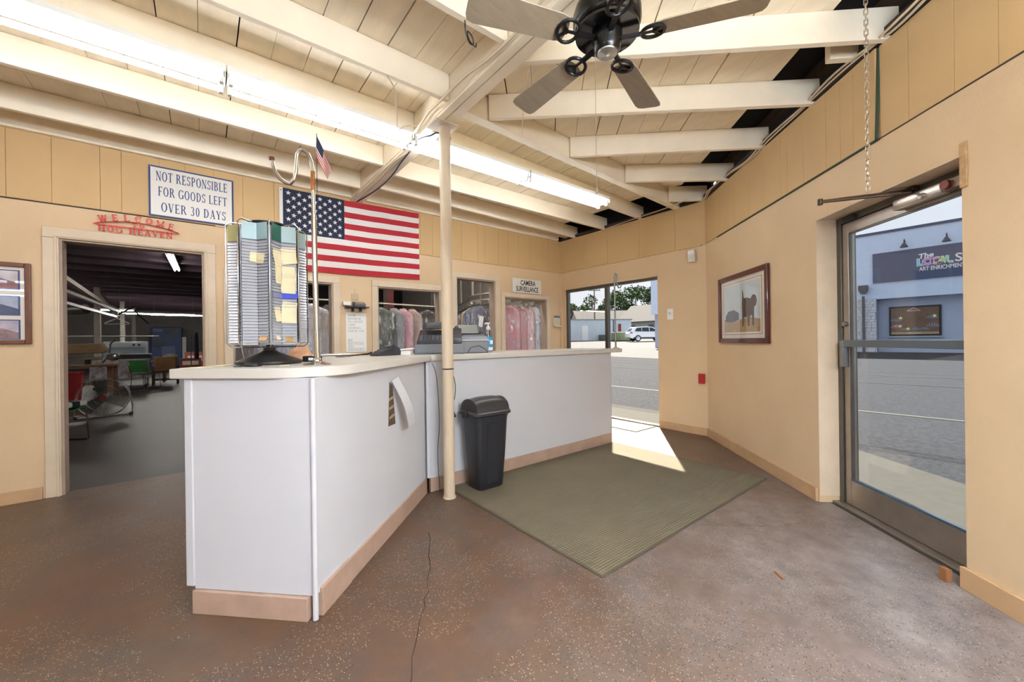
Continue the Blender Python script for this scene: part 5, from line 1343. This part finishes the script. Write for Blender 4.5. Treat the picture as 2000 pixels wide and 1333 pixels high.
for i, (x, y, r_, lb) in enumerate(((-4.24, -1.16, 10, 'white sheet nearest the hook stand in the paper pile'), (-4.12, -1.12, -14, 'white sheet in the middle of the paper pile'), (-4.02, -1.22, 24, 'white sheet at the right of the paper pile'))):
    with frame(at(x, y, TZ + .003 * i, rz=r_)): tag(MB().grid(lambda u, v: (-.14 + .28 * u, -.11 + .22 * v, .002 + .006 * u * v + .004 * math.sin(u * 3)), 6, 4).build('paper_sheet', PAPER, solid=.001), lb, 'paper', 'loose sheets behind the hook stand')
with frame(at(-4.02, -1.62, TZ, rz=32)):
    t = thing('wand_scanner', 'thin black wand on a cable lying on the countertop', 'scanner')
    MB().tube([(-.16, -.05, .008), (-.05, .0, .010), (.06, .02, .012), (.15, .02, .014), (.2, .03, .022)], [.004, .005, .006, .009, .010], 8).build('wand', BLACKP, t, smooth=True)
    MB().tube([(-.16, -.05, .008), (-.22, -.06, .006), (-.26, -.02, .006)], .003, 6).build('cord', BLACKP, t)
with frame(at(-4.50, -1.98, TZ, rz=15)):
    t = thing('paper_bag', 'crumpled tan paper bag behind the carousel', 'bag')
    rnd = random.Random(3)
    rings = [[(.07 * math.cos(R(a)) * (1 + .2 * rnd.uniform(-1, 1)) * s, .05 * math.sin(R(a)) * (1 + .2 * rnd.uniform(-1, 1)) * s, z) for a in range(0, 360, 30)] for z, s in ((.001, 1.0), (.03, 1.1), (.06, .9), (.085, .6))]
    MB().loft(rings).build('body', mat('tan kraft paper', (196, 150, 116), .8, var=.2, scale=12), t)
    MB().loft([[(x * .7, y * .7, .085 + .02 * i) for x, y in ((-.05, -.02), (.05, -.03), (.04, .03), (-.04, .02))] for i in (0, 1)]).build('folded_top', mat('tan kraft paper', (196, 150, 116), .8), t)
# ================================================================== back rooms
FLB = mat('dark worn concrete', (52, 41, 35), .42, var=.35, scale=2.2, bump=.15, bscale=30)
struct(MB().prism([(-14, .1), (.1, .1), (.1, 28), (-14, 28)], -.12, -.0005).build('floor_workshop', FLB))
WB = mat('workshop wall', (176, 170, 164), .8, var=.1)
struct(MB().box(-14, .1, 27.6, 27.8, 0, 3.6).build('wall_workshop', WB))
struct(MB().box(-14.2, -14, .13, 27.8, 0, 3.6).build('wall_workshop_left', WB))
struct(MB().box(.0, .13, .14, 27.8, 0, 3.6).build('wall_workshop_right', WB))
struct(MB().box(-14.2, -8.6, .0, .13, 0, 3.6).build('wall_workshop_front', WB))
CB = mat('black painted ceiling', (96, 78, 88), .8, var=.2, scale=3)
cb = struct(MB().box(-14.2, .13, .14, 27.8, 3.42, 3.6).build('ceiling_workshop', CB))
for k in range(22): MB().box(-14, -.02, .6 + k * 1.22, .65 + k * 1.22, 3.30, 3.42).build('joist', CB, cb)
MB().box(-9.9, -9.75, 2, 26, 3.12, 3.42).build('beam', mat('dusty purlin', (60, 52, 52), .8), cb)
struct(MB().box(-2.32, -2.20, 2.2, 2.4, 0, 3.42).build('partition_post', mat('dark red post', (92, 24, 26), .5)))
struct(MB().box(-2.8, -.01, 7.0, 7.1, 0, 3.42).build('partition', mat('charcoal partition', (52, 50, 52), .9)))
def V(px, py, r):
    a = (px - 1000) / 764.9; c = (py - (666.5 + .0136 * (1000 - px))) / 764.9
    return Vector((-5.017 + r * (_f.x + a * _r0.x), -4.91 + r * (_f.y + a * _r0.y), 1.24 - c * r))
def shop_lamp(p0, p1, z, label, k=1.0):
    t = thing('fluorescent_lamp', label, 'lamp', 'tube lamps in the back workshop', loc=((p0[0] + p1[0]) / 2, (p0[1] + p1[1]) / 2, z))
    d = Vector((p1[0] - p0[0], p1[1] - p0[1], 0)).normalized(); n = Vector((-d.y, d.x, 0))
    MB().bar((*p0, z), (*p1, z), .14, .05).build('housing', ENAM, t)
    for s in (-1, 1):
        a = Vector((*p0, z - .045)) + n * s * .04 + d * .04; c = Vector((*p1, z - .045)) + n * s * .04 - d * .04
        MB().cyl(a, c, .016, n=8).build('tube', SHT, t, smooth=True)
        for e in (a, c): MB().box(e.x - .012, e.x + .012, e.y - .012, e.y + .012, z - .065, z - .02).build('lamp_holder', ENAM, t)
    for q in (p0, p1):
        MB().cyl((q[0] * .9 + (p0[0] + p1[0]) * .05, q[1] * .9 + (p0[1] + p1[1]) * .05, z + .02), (q[0] * .9 + (p0[0] + p1[0]) * .05, q[1] * .9 + (p0[1] + p1[1]) * .05, 3.40), .003, n=5).build('hanger_rod', STEELG, t)
    return t
SHT = mat('lit workshop tube', (255, 255, 250), .4, emit=26.0, emit_col=(255, 250, 244))
shop_lamp((-5.56, 6.4), (-5.52, 8.8), 3.28, 'tube lamp on the dark ceiling seen at the doorway top right')
shop_lamp((-9.6, 17.5), (-7.2, 17.5), 2.75, 'far hanging tube lamp left of the blue machine')
shop_lamp((-6.9, 19.5), (-3.8, 19.5), 2.72, 'far hanging tube lamp above the blue machine')
shop_lamp((-7.6, 16.2), (-5.2, 16.2), 2.55, 'lower hanging tube lamp in front of the blue machine')
shop_lamp((-11.5, 8.2), (-9.0, 8.2), 2.75, 'hanging tube lamp at the far left of the workshop')
shop_lamp((-12.5, 11.5), (-9.6, 11.5), 2.7, 'second hanging tube lamp at the left of the workshop')
shop_lamp((-2.2, .5), (-.3, .5), 3.25, 'added unseen tube lamp brightening the garments behind the right windows')  # this lamp and the next are added, unseen, to brighten garment fronts
shop_lamp((-4.6, .5), (-2.5, .5), 3.25, 'added unseen tube lamp brightening the garments behind the left windows')

# ------------------------------------------------------------------ garment conveyor
RAIL = mat('pale conveyor metal', (188, 184, 174), .35, .6, var=.1)
t = thing('garment_conveyor', 'pale metal garment conveyor rail looping behind the back wall windows', 'conveyor', loc=(-1.4, 2.5, 1.9))
loop = [(-.12, 5.5), (-.12, 2.4), (-.12, .8), (-.15, .42), (-.30, .33), (-.56, .34), (-.95, .36), (-1.18, .48), (-1.28, .75), (-1.22, 1.05), (-.95, 1.6), (-.62, 2.4), (-.50, 5.5)]
for dz, r_ in ((0, .016), (.10, .016)):
    MB().tube([(x, y, 1.95 + dz) for x, y in loop], r_, 8).build('rail', RAIL, t, smooth=True)
LP = []
for i in range(len(loop) - 1):
    p, q = Vector(loop[i]), Vector(loop[i + 1]); n_ = max(1, int((q - p).length / .16))
    for k in range(n_): LP.append((p + (q - p) * (k / n_), (q - p).normalized()))
for p, d in LP:
    MB().bar((p.x - d.x * .065, p.y - d.y * .065, 1.925), (p.x + d.x * .065, p.y + d.y * .065, 1.925), .045, .05).build('slot_carrier', RAIL, t, bevel=.004)
for x, y in ((-.12, 2.4), (-.62, 2.4), (-.51, 4.0), (-1.22, 1.0), (-.56, .34)):
    MB().bar((x, y, 2.05), (x, y, 3.40), .03, .03, up=(1, 0, 0)).build('drop_rod', RAIL, t)
MB().box(-.92, -.80, .34, .38, 1.99, 2.10).build('motor_box', mat('white control box', (214, 208, 194), .5), t, bevel=.006)
for k in range(2): MB().box(-.90 + .05 * k, -.88 + .05 * k, .335, .34, 2.04, 2.07).build('switch', BLACKP, t)

BAG = glassmat('thin garment plastic', (.97, .97, .98), 3.0)
bn = BAG.node_tree
_tc = bn.nodes.new('ShaderNodeTexCoord'); _n = bn.nodes.new('ShaderNodeTexNoise'); _n.inputs['Scale'].default_value = 14; _n.inputs['Detail'].default_value = 4; _n.inputs['Distortion'].default_value = 1.5
_mp = bn.nodes.new('ShaderNodeMapping'); _mp.inputs['Scale'].default_value = (1.6, 1.6, .35)
bn.links.new(_tc.outputs['Object'], _mp.inputs[0]); bn.links.new(_mp.outputs[0], _n.inputs['Vector'])
_bp = bn.nodes.new('ShaderNodeBump'); _bp.inputs['Strength'].default_value = .9; _bp.inputs['Distance'].default_value = .02
bn.links.new(_n.outputs['Fac'], _bp.inputs['Height'])
for q in bn.nodes:
    if q.type == 'BSDF_GLOSSY':
        bn.links.new(_bp.outputs[0], q.inputs['Normal']); q.inputs['Roughness'].default_value = .12
    if q.type == 'LAYER_WEIGHT': bn.links.new(_bp.outputs[0], q.inputs['Normal'])
_df = bn.nodes.new('ShaderNodeBsdfDiffuse'); _df.inputs[0].default_value = (.85, .87, .9, 1)  # pale diffuse streaks mixed in to stand for shine on the plastic
_out = [n for n in bn.nodes if n.type == 'OUTPUT_MATERIAL'][0]; _old = _out.inputs[0].links[0].from_socket
_mr = bn.nodes.new('ShaderNodeMapRange'); _mr.inputs[1].default_value = .5; _mr.inputs[2].default_value = .68; _mr.inputs[3].default_value = .03; _mr.inputs[4].default_value = .5
bn.links.new(_n.outputs['Fac'], _mr.inputs[0])
_mx = bn.nodes.new('ShaderNodeMixShader'); bn.links.new(_mr.outputs[0], _mx.inputs[0]); bn.links.new(_old, _mx.inputs[1]); bn.links.new(_df.outputs[0], _mx.inputs[2]); bn.links.new(_mx.outputs[0], _out.inputs[0])
def cloth(col): return mat('cloth %d %d %d' % col, col, .85, var=.10, scale=5, stretch=(2, 2, .5), bump=.2, bscale=120)
def garment(x, y, rz, col, label, ln=1.0, w_=.22, bag=True, ztop=1.925, seed=0):
    rnd = random.Random(seed)
    with frame(at(x, y, ztop, rz=rz)):
        t = thing('hung_garment', label, 'garment', 'garments on the conveyor', loc=(0, 0, 0))
        MB().tube([(-.005, 0, .012), (.0, 0, .022), (.012, 0, .022), (.016, 0, .008), (.004, 0, -.02), (0, 0, -.07), (-w_ * .9, 0, -.16), (-w_ * .86, 0, -.175), (w_ * .86, 0, -.175), (w_ * .9, 0, -.16), (0, 0, -.07)], .0022, 5).build('hanger', STEELG, t)
        def shape(grow, fold):
            rings = []
            ph = rnd.uniform(0, 6)
            for z, hw, hd in ((-.080, .045, .03), (-.095, .06, .045), (-.125, w_ * .55, .055), (-.158, w_ * .86, .05), (-.185, w_ * 1.0, .04), (-.26, w_ * 1.05, .05), (-.45, w_ * 1.06, .05), (-.70, w_ * 1.08, .055), (-ln, w_ * 1.10, .06)):
                ring = []
                for i in range(32):
                    a = 2 * math.pi * i / 32
                    f = 1 + fold * min(1, (-z - .1) * 3) * math.sin(a * 5 + ph + z * 2)
                    hd_ = hd * .68; ring.append(((hw + grow) * math.copysign(abs(math.cos(a)) ** .75, math.cos(a)), (hd_ + grow) * math.sin(a) * f, z + (.02 * math.sin(a * 3 + ph) if z <= -ln else 0)))
                rings.append(ring)
            return rings
        MB().loft(shape(0, .22)).build('cloth', cloth(col), t, smooth=True)
        if bag: MB().loft(shape(.009, .10)).build('plastic_bag', BAG, t, smooth=True)
        return t
G = [
 (-.74, .40, -32, (214, 150, 152), 'pink shirt in clear plastic behind the rightmost window', 1.0, .20),
 (-.90, .36, -50, (206, 140, 146), 'deeper pink shirt at the left edge of the rightmost window', 1.0, .18),
 (-.56, .36, -40, (228, 190, 192), 'pale pink shirt squeezed beside the pink one', 1.0, .17),
 (-.37, .33, -46, (226, 226, 230), 'white shirt in clear plastic right of the pale pink one', 1.0, .18),
 (-.24, .36, -50, (196, 212, 232), 'pale blue shirt in clear plastic behind the rightmost window', 1.0, .18),
 (-.15, .42, -56, (192, 168, 140), 'tan shirt at the right edge of the rightmost window', 1.05, .17),
 (-1.27, .72, -30, (64, 70, 104), 'dark blue garment at the right of the tall opening', 1.0, .18),
 (-1.25, .90, -28, (54, 66, 112), 'navy blue garment behind the sanitizer bottle', 1.0, .18),
 (-1.20, 1.08, -26, (204, 188, 140), 'yellow cream shirt behind the tall opening', 1.0, .18),
 (-1.12, 1.25, -24, (110, 84, 130), 'purple blouse behind the tall opening', .95, .2),
 (-1.04, 1.42, -24, (150, 146, 154), 'grey sweater left of the purple blouse', .95, .2),
 (-.90, 1.70, -24, (96, 92, 110), 'dull violet garment deep behind the tall opening', 1.0, .2),
 (-.78, 2.0, -24, (70, 74, 80), 'dark grey coat deep behind the tall opening', 1.05, .2),
 (-.66, 2.3, -24, (60, 84, 72), 'dark green garment deep behind the tall opening', 1.05, .2),
]
for i, g in enumerate(G): garment(g[0], g[1], g[2], g[3], g[4], g[5], g[6], seed=i)
# second rail nearer the left windows
t = thing('garment_rail', 'straight metal garment rail behind the two left windows', 'rail', loc=(-3.4, 1.6, 1.8))
MB().cyl((-4.9, .95, 1.86), (-1.7, 1.35, 1.86), .014, n=10).build('rail', RAIL, t, smooth=True)
for x in (-4.7, -3.4, -1.8): MB().bar((x, .95 + (x + 4.9) * .125, 1.87), (x, .95 + (x + 4.9) * .125, 3.40), .02, .02, up=(1, 0, 0)).build('drop_rod', RAIL, t)
def rl(x): return .95 + (x + 4.9) * .125
for i, (x, rz, col, lb, ln, w_) in enumerate((
 (-4.55, -30, (120, 112, 118), 'grey plaid garment low behind the carousel', 1.05, .22), (-4.30, -25, (150, 146, 160), 'lilac grey garment behind the carousel', 1.05, .22),
 (-3.84, -20, (206, 206, 208), 'pale garment in shiny plastic right of the hook stand', 1.05, .24), (-3.58, -30, (60, 60, 64), 'black garment in plastic at the edge of the left window', 1.05, .22),
 (-2.80, -10, (40, 66, 56), 'dark green garment in plastic at the left of the middle window', 1.05, .22), (-2.42, -42, (216, 164, 178), 'pink blouse in plastic in the middle window', 1.0, .16), (-2.25, -42, (186, 160, 148), 'tan blouse in plastic in the middle window', 1.0, .16),
 (-2.58, -42, (130, 130, 136), 'grey blouse in plastic left of the pink blouse', 1.0, .16), (-1.95, -10, (38, 40, 48), 'black suit in plastic at the right of the middle window', 1.05, .24))):
    garment(x, rl(x), rz, col, lb, ln, w_, ztop=1.874, seed=20 + i)
t = thing('paper_tag', 'white paper tag hanging by the dark blue garment in the tall opening', 'tag', loc=(-1.38, .50, 1.6))
with frame(at(-1.38, .50, 1.60, rz=-30, ry=8)):
    MB().box(-.035, .035, -.001, .001, -.12, .06).build('card', PAPER, t)
    MB().cyl((0, 0, .06), (0, 0, .30), .0015, n=5).build('string', STEELG, t)

# ------------------------------------------------------------------ workshop things seen through the doorway
GRN = mat('green plastic', (62, 124, 60), .45, var=.1, scale=4)
def shell_chair(x, y, rz, label, plaid):
    with frame(at(x, y, 0, rz=rz)):
        t = thing('stacking_chair', label, 'chair', 'green workshop chairs')
        MB().grid(lambda u, v: (-.22 + .44 * u, -.20 + .42 * v, .44 + .02 * math.cos(u * 6.28) + .015 * v), 8, 8).build('seat', GRN, t, smooth=True, solid=.012)
        MB().grid(lambda u, v: (-.22 + .44 * u, .22 + .07 * v - .05 * math.sin(u * 3.14), .50 + .34 * v), 8, 6).build('backrest', GRN, t, smooth=True, solid=.012)
        for s in (-1, 1):
            MB().tube([(s * .21, -.21, .43), (s * .22, -.23, .02), (s * .22, -.20, .011), (s * .22, .20, .011), (s * .22, .24, .02), (s * .21, .20, .43)], .011, 8).build('leg', CHROME, t, smooth=True)
            MB().tube([(s * .21, .19, .43), (s * .215, .24, .50), (s * .215, .29, .70)], .010, 8).build('back_post', CHROME, t, smooth=True)
        if plaid:
            cu = MB().box(-.225, .225, -.22, .20, .462, .53).build('cushion', mat('white cushion cloth', (190, 190, 192), .9), t, bevel=.02)
            for i in range(4):
                for j in range(4):
                    if (i + j) % 2 == 0: MB().box(-.222 + .111 * i, -.116 + .111 * i, -.222 + .105 * j, -.120 + .105 * j, .4625, .5315).build('plaid_patch', mat('black cushion cloth', (34, 34, 38), .9), cu)
        return t
shell_chair(-6.52, 2.62, 62, 'green plastic chair with a black and white plaid cushion just inside the doorway', True)
p = V(284, 762, 11.2); shell_chair(p.x, p.y, 150, 'green plastic chair standing beside the cloth covered cart', False)
# drum fan
with frame(at(-6.38, 4.95, .345, rz=2)):
    t = thing('floor_fan', 'large silver wire cage floor fan standing on the workshop floor', 'fan', loc=(0, 0, -.345))
    WR = mat('silver wire', (178, 176, 172), .3, .8)
    for yy, rr in ((-.10, .33), (-.10, .22), (-.10, .11), (.12, .33)): MB().tube([(rr * math.cos(R(a)), yy - (.33 - rr) * .12, rr * math.sin(R(a))) for a in range(0, 360, 12)], .006 if rr > .3 else .003, 6, True).build('cage_ring', WR, t, smooth=True)
    sp = MB().tube([(.05, -.135, 0), (.20, -.12, 0), (.33, -.10, 0), (.335, .12, 0)], .0018, 4).build('cage_wire', WR, t)
    for k in range(1, 48): piece(sp, 'cage_wire', Matrix.Translation((0, 0, .345)) @ Matrix.Rotation(R(k * 7.5), 4, 'Y') @ Matrix.Translation((0, 0, -.345)), t)
    MB().cyl((0, -.145, 0), (0, -.125, 0), .05, n=20).build('badge', mat('red badge', (120, 40, 40), .4), t, smooth=True)
    MB().cyl((0, -.09, 0), (0, .10, 0), .07, n=16).build('motor', BLACKP, t, smooth=True)
    for k in range(3):
        with frame(Matrix.Rotation(R(120 * k + 20), 4, 'Y')):
            MB().add([(.05, -.05, -.06), (.30, -.06, -.10), (.31, .05, .10), (.05, .03, .06)], [(0, 1, 2, 3)]).build('blade', mat('fan blade metal', (120, 116, 110), .4, .6), t, solid=.004)
    MB().tube([(.34, 0, 0), (.36, 0, -.20), (.35, 0, -.33), (-.35, 0, -.33), (-.36, 0, -.2), (-.34, 0, 0)], .012, 8).build('stand', WR, t, smooth=True)
    for s in (-1, 1): MB().cyl((s * .34, -.06, -.318), (s * .34, .14, -.318), .026, n=12).build('stand_foot', BLACKP, t, smooth=True)
BR = mat('brown press board', (128, 104, 74), .8, var=.25, scale=4); WDN = mat('brown bench wood', (124, 92, 66), .7, var=.3, scale=5); CRM = mat('cream padding', (206, 194, 170), .8, var=.1)
p = V(165, 775, 9.7)
with frame(at(p.x, p.y, 0)):
    t = thing('work_table', 'brown wooden work table with thick square legs under the press', 'table')
    MB().box(-.75, .55, -.35, .45, .74, .80).build('top', WDN, t, bevel=.008)
    for x in (-.68, .42):
        for y in (-.28, .32): MB().box(x, x + .11, y, y + .11, 0, .74).build('leg', WDN, t, bevel=.006)
    MB().box(-.6, .45, -.02, .05, .28, .34).build('stretcher', WDN, t)
with frame(at(p.x - .1, p.y + .05, .80)):
    t = thing('garment_press', 'garment press with a brown upper board and cream padded sleeve buck on the table', 'press')
    MB().prism([(-.75, .50), (.42, .52), (.52, .30), (.38, .27), (-.75, .25)], -.22, .12, 'y').build('upper_board', BR, t, bevel=.02)
    MB().loft([[(x, .11 * math.cos(R(a)) * (1 if x < .3 else .8), .145 + .035 * math.sin(R(a))) for a in range(0, 360, 30)] for x in (-.55, -.5, .3, .42)]).build('sleeve_buck', CRM, t, smooth=True)
    MB().box(-.5, -.35, -.06, .06, 0, .13).build('buck_post', BLACKP, t); MB().box(.1, .2, -.05, .05, 0, .13).build('buck_post', BLACKP, t)
    MB().tube([(.35, .2, 0), (.5, .2, .2), (.52, .2, .5), (.6, .1, .62)], .02, 8).build('press_arm', STEELG, t, smooth=True)
    MB().ell((.60, -.05, .17), (.13, .12, .10)).build('steam_dome', mat('steel dome', (170, 168, 166), .25, .8), t, smooth=True)
p = V(133, 768, 9.0)
with frame(at(p.x, p.y, 0)):
    t = thing('red_bin', 'red plastic bin behind the plaid cushioned chair', 'bin')
    MB().loft([[(x * s, y * s, z) for x, y in rrect(.22, .2, .05)] for z, s in ((0, .8), (.62, 1.0), (.63, 1.06), (.66, 1.06))]).build('body', mat('red plastic', (170, 40, 44), .45), t, smooth=True)
    MB().box(-.24, .24, -.015, .015, .655, .67).build('handle_bar', mat('red plastic', (170, 40, 44), .45), t)
p = V(238, 757, 11.6)
with frame(at(p.x, p.y, 0)):
    t = thing('laundry_cart', 'cart draped with a pale patterned cloth in the middle of the workshop', 'cart')
    CL = mat('pale patterned cloth', (176, 170, 172), .9, var=.2, scale=9, var_col=(110, 96, 100))
    MB().loft([[(x * s, y * s, z) for x, y in rrect(.62, .36, .06)] for z, s in ((.30, 1.02), (.5, 1.0), (.82, .99), (.85, .97))]).build('draped_cloth', CL, t, smooth=True)
    for i in range(3): MB().box(.50 + .035 * i, .515 + .035 * i, -.372, -.366, .36, .84).build('blue_stripe', mat('blue stripe', (110, 130, 160), .9), t)
    for x in (-.52, .52):
        for y in (-.28, .28):
            MB().cyl((x, y, .08), (x, y, .32), .016, n=8).build('leg', CHROME, t); MB().cyl((x, y - .015, .045), (x, y + .015, .045), .044, n=12).build('castor', BLACKP, t)
p = V(247, 728, 15.5)
with frame(at(p.x, p.y, 0)):
    t = thing('washing_machine', 'pale blue grey washing machine behind the cloth covered cart', 'washing machine')
    MB().box(-.6, .6, -.4, .4, 0, 1.42).build('body', mat('pale blue enamel', (150, 166, 180), .4), t, bevel=.02)
    MB().box(-.58, .58, -.41, -.4, 1.2, 1.38).build('control_panel', mat('grey panel', (196, 200, 200), .4), t)
    for x in (.25, .4): MB().cyl((x, -.41, 1.29), (x, -.43, 1.29), .04, n=14).build('knob', BLACKP, t)
    MB().cyl((0, -.40, .7), (0, -.43, .7), .3, n=28).build('hatch', STEELG, t, smooth=True)
p = V(268, 735, 13.2)
with frame(at(p.x, p.y, 0)):
    t = thing('side_bench', 'low dark bench behind the green chair', 'bench')
    MB().box(-.6, .75, -.3, .3, .66, .72).build('top', WDN, t, bevel=.006)
    for x in (-.55, .64):
        for y in (-.26, .2): MB().box(x, x + .07, y, y + .07, 0, .66).build('leg', WDN, t)
    tag(MB().box(-.55, .35, -.22, .2, .722, .98).build('black_case', BLACKP, bevel=.02), 'long black case lying on the low dark bench', 'case')
    t = thing('paper_cup', 'small white paper cup on the low dark bench', 'cup', loc=(.47, -.24, .722))
    MB().lathe([(.035, .722), (.05, .86), (.053, .862), (.05, .866)], (.5, -.24, 0), 16).build('cup', PAPER, t, smooth=True)
p = V(323, 752, 12.6)
with frame(at(p.x, p.y, 0)):
    t = thing('wooden_stool', 'dark wooden stool carrying a wicker basket in front of the blue machine', 'stool')
    MB().box(-.34, .34, -.22, .22, .40, .44).build('seat', OLDWOOD, t, bevel=.006)
    for x in (-.32, .27):
        for y in (-.2, .15): MB().box(x, x + .05, y, y + .05, 0, .40).build('leg', OLDWOOD, t)
    for y in (-.18, .18): MB().box(-.3, .3, y - .015, y + .015, .14, .18).build('stretcher', OLDWOOD, t)
    t = thing('wicker_basket', 'brown wicker basket standing on the dark wooden stool', 'basket', loc=(0, 0, .441))
    MB().loft([[(x * s, y * s, z) for x, y in rrect(.28, .19, .05)] for z, s in ((.442, .92), (.6, .98), (.86, 1.0), (.88, 1.03))]).build('body', mat('wicker', (160, 122, 84), .8, var=.4, scale=40), t, smooth=True)
    MB().ell((.12, 0, .90), (.2, .16, .07)).build('cloth', CRM, t, smooth=True)
with frame(at(-7.05, 26.0, 0)):
    t = thing('cleaning_machine', 'large blue dry cleaning machine against the far workshop wall', 'machine')
    BM = mat('blue machine enamel', (44, 72, 128), .45, var=.1, scale=2)
    MB().box(-.25, 1.10, -.7, .8, .05, 2.32).build('body', BM, t, bevel=.03)
    MB().box(-.2, 1.05, -.6, .7, 0, .06).build('plinth', BLACKP, t)
    MB().box(.35, .95, -.72, -.7, 1.95, 2.26).build('display', BLACKP, t)
    MB().box(-.15, .25, -.72, -.7, 2.05, 2.2).build('name_plate', mat('lighter blue plate', (84, 104, 150), .4), t)
    MB().cyl((.1, -.70, 1.45), (.1, -.76, 1.45), .3, n=28).build('hatch', mat('dark hatch', (40, 46, 60), .3, .5), t, smooth=True)
    MB().box(.2, .8, -.73, -.7, .7, 1.2).build('filter_door', mat('lighter blue plate', (84, 104, 150), .4), t)
    MB().box(1.10, 1.30, -.6, -.3, .2, 1.75).build('white_side_pipe', WHITEP, t, bevel=.02)
for i, (px, h0, c, lb) in enumerate(((372, .62, (104, 52, 44), 'dark red brown carton near the right door jamb'), (381, .9, (140, 74, 60), 'tall red brown carton behind the dark one'))):
    p = V(px, 716, 19 + i * 1.2)
    with frame(at(p.x, p.y, 0)):
        t = thing('carton', lb, 'box', 'cartons at the far wall')
        MB().box(-.4, .4, -.3, .3, 0, h0).build('body', mat('carton %d' % i, c, .8), t, bevel=.01)
        MB().box(-.3, .3, -.305, -.3, h0 * .5, h0 * .8).build('print_band', mat('carton band', (200, 180, 170), .8), t)
p = V(392, 720, 13)
with frame(at(p.x + .25, p.y, 0)):
    t = thing('rolling_rack', 'rolling garment rack at the right edge of the doorway view', 'rack')
    MB().tube([(-.5, 0, .08), (-.5, 0, 1.75), (.5, 0, 1.75), (.5, 0, .08)], .016, 8).build('frame', CHROME, t, smooth=True)
    for x in (-.5, .5): MB().bar((x, -.28, .09), (x, .28, .09), .03, .03).build('foot', CHROME, t)
    for k in range(4): garment(-.36 + .2 * k, 0, 80, ((60, 70, 96), (120, 116, 120), (80, 60, 60), (40, 44, 52))[k], ('dark blue garment on the rolling rack', 'grey garment on the rolling rack', 'maroon garment on the rolling rack', 'black garment on the rolling rack')[k], .95, .2, False, 1.742, 50 + k)['group'] = 'garments on the rolling rack'
WPO = mat('white washed timber', (186, 178, 166), .8, var=.2, scale=4)
for px, r_, lb in ((191, 13.6, 'white washed timber post nearer the doorway'), (240, 18.0, 'white washed timber post further into the workshop'), (262, 21, 'white washed timber post beside the blue machine')):
    p = V(px, 700, r_)
    with frame(at(p.x, p.y, 0)):
        t = thing('timber_post', lb, 'post', 'workshop posts')
        MB().box(-.075, .075, -.075, .075, 0, 3.30).build('shaft', WPO, t, bevel=.006)
        MB().bar((0, 0, 3.0), (.9, 0, 2.2), .08, .05).build('brace', WPO, t) if r_ == 13.6 else MB().box(-.12, .12, -.1, .1, 0, .1).build('foot_block', WPO, t)
def vbeam(a, c, w_, m, label, name='overhead_rail'):
    t = tag(MB().bar(V(*a), V(*c), w_, w_).build(name, m), label, 'rail', 'overhead workshop rails'); return t
vbeam((122, 540, 7.6), (222, 606, 12.0), .09, WPO, 'white sloping timber brace under the dark ceiling')
vbeam((122, 566, 7.2), (240, 612, 12.2), .06, RAIL, 'long pale rail running to the hanger bundle')
vbeam((122, 590, 7.5), (228, 619, 12.4), .06, RAIL, 'lower pale rail running to the hanger bundle')
tag(MB().bar(V(196, 572, 13.4), V(228, 614, 13.4), .10, .06).build('overhead_rail', WPO), 'white diagonal brace leaning from the nearer timber post', 'rail', 'overhead workshop rails')
tag(MB().cyl(V(100, 608, 9.5), V(168, 604, 9.5), .12, n=14).build('vent_duct', STEELG, smooth=True), 'round metal duct at the upper left of the workshop', 'duct')
p = V(229, 618, 9.0)
t = thing('hanger_bundle', 'bundle of white wire hangers hooked over the overhead rail', 'hangers', loc=p)
HWM = mat('white wire hanger', (214, 208, 216), .4)
for k in range(7):
    with frame(at(p.x, p.y - .05 + .02 * k, p.z, rz=random.uniform(-12, 12))):
        MB().tube([(.0, 0, .03), (.02, 0, .035), (.03, 0, .015), (.01, 0, -.01), (0, 0, -.05), (-.2, 0, -.16), (-.19, 0, -.185), (.19, 0, -.185), (.2, 0, -.16), (0, 0, -.05)], .006, 5).build('hanger', HWM, t)
MB().tube([V(229, 618, 9) + Vector((0, 0, .03)), V(262, 600, 9), V(268, 612, 9.2), V(290, 632, 9.6)], .018, 6).build('rail_end', BLACKP, t, smooth=True)
p = V(150, 652, 14)
t = tag(MB().cyl((p.x - 1.6, p.y, 1.62), (p.x + 2.2, p.y, 1.62), .018, n=8).build('clothes_bar', WHITEP), 'long white bar with hooks across the left of the workshop', 'bar')
for i, (px, py, r_, sx, sz, c, lb) in enumerate(((272, 668, 24, .5, .9, (110, 44, 44), 'dark red cabinet on the far workshop wall'), (180, 660, 24, 1.6, .5, (200, 196, 190), 'pale shelf unit on the far left workshop wall'))):
    p = V(px, py, r_)
    with frame(at(p.x, p.y, p.z)):
        t = thing('wall_cabinet', lb, 'cabinet', 'cabinets on the far wall')
        MB().box(-sx / 2, sx / 2, -.2, .2, -sz / 2, sz / 2).build('body', mat('cabinet %d' % i, c, .6), t, bevel=.01)
        for k in range(2): MB().box(-sx / 2 + .03 + k * sx / 2, -.03 + k * sx / 2, -.215, -.2, -sz / 2 + .04, sz / 2 - .04).build('door', mat('cabinet %d' % i, c, .6), t)
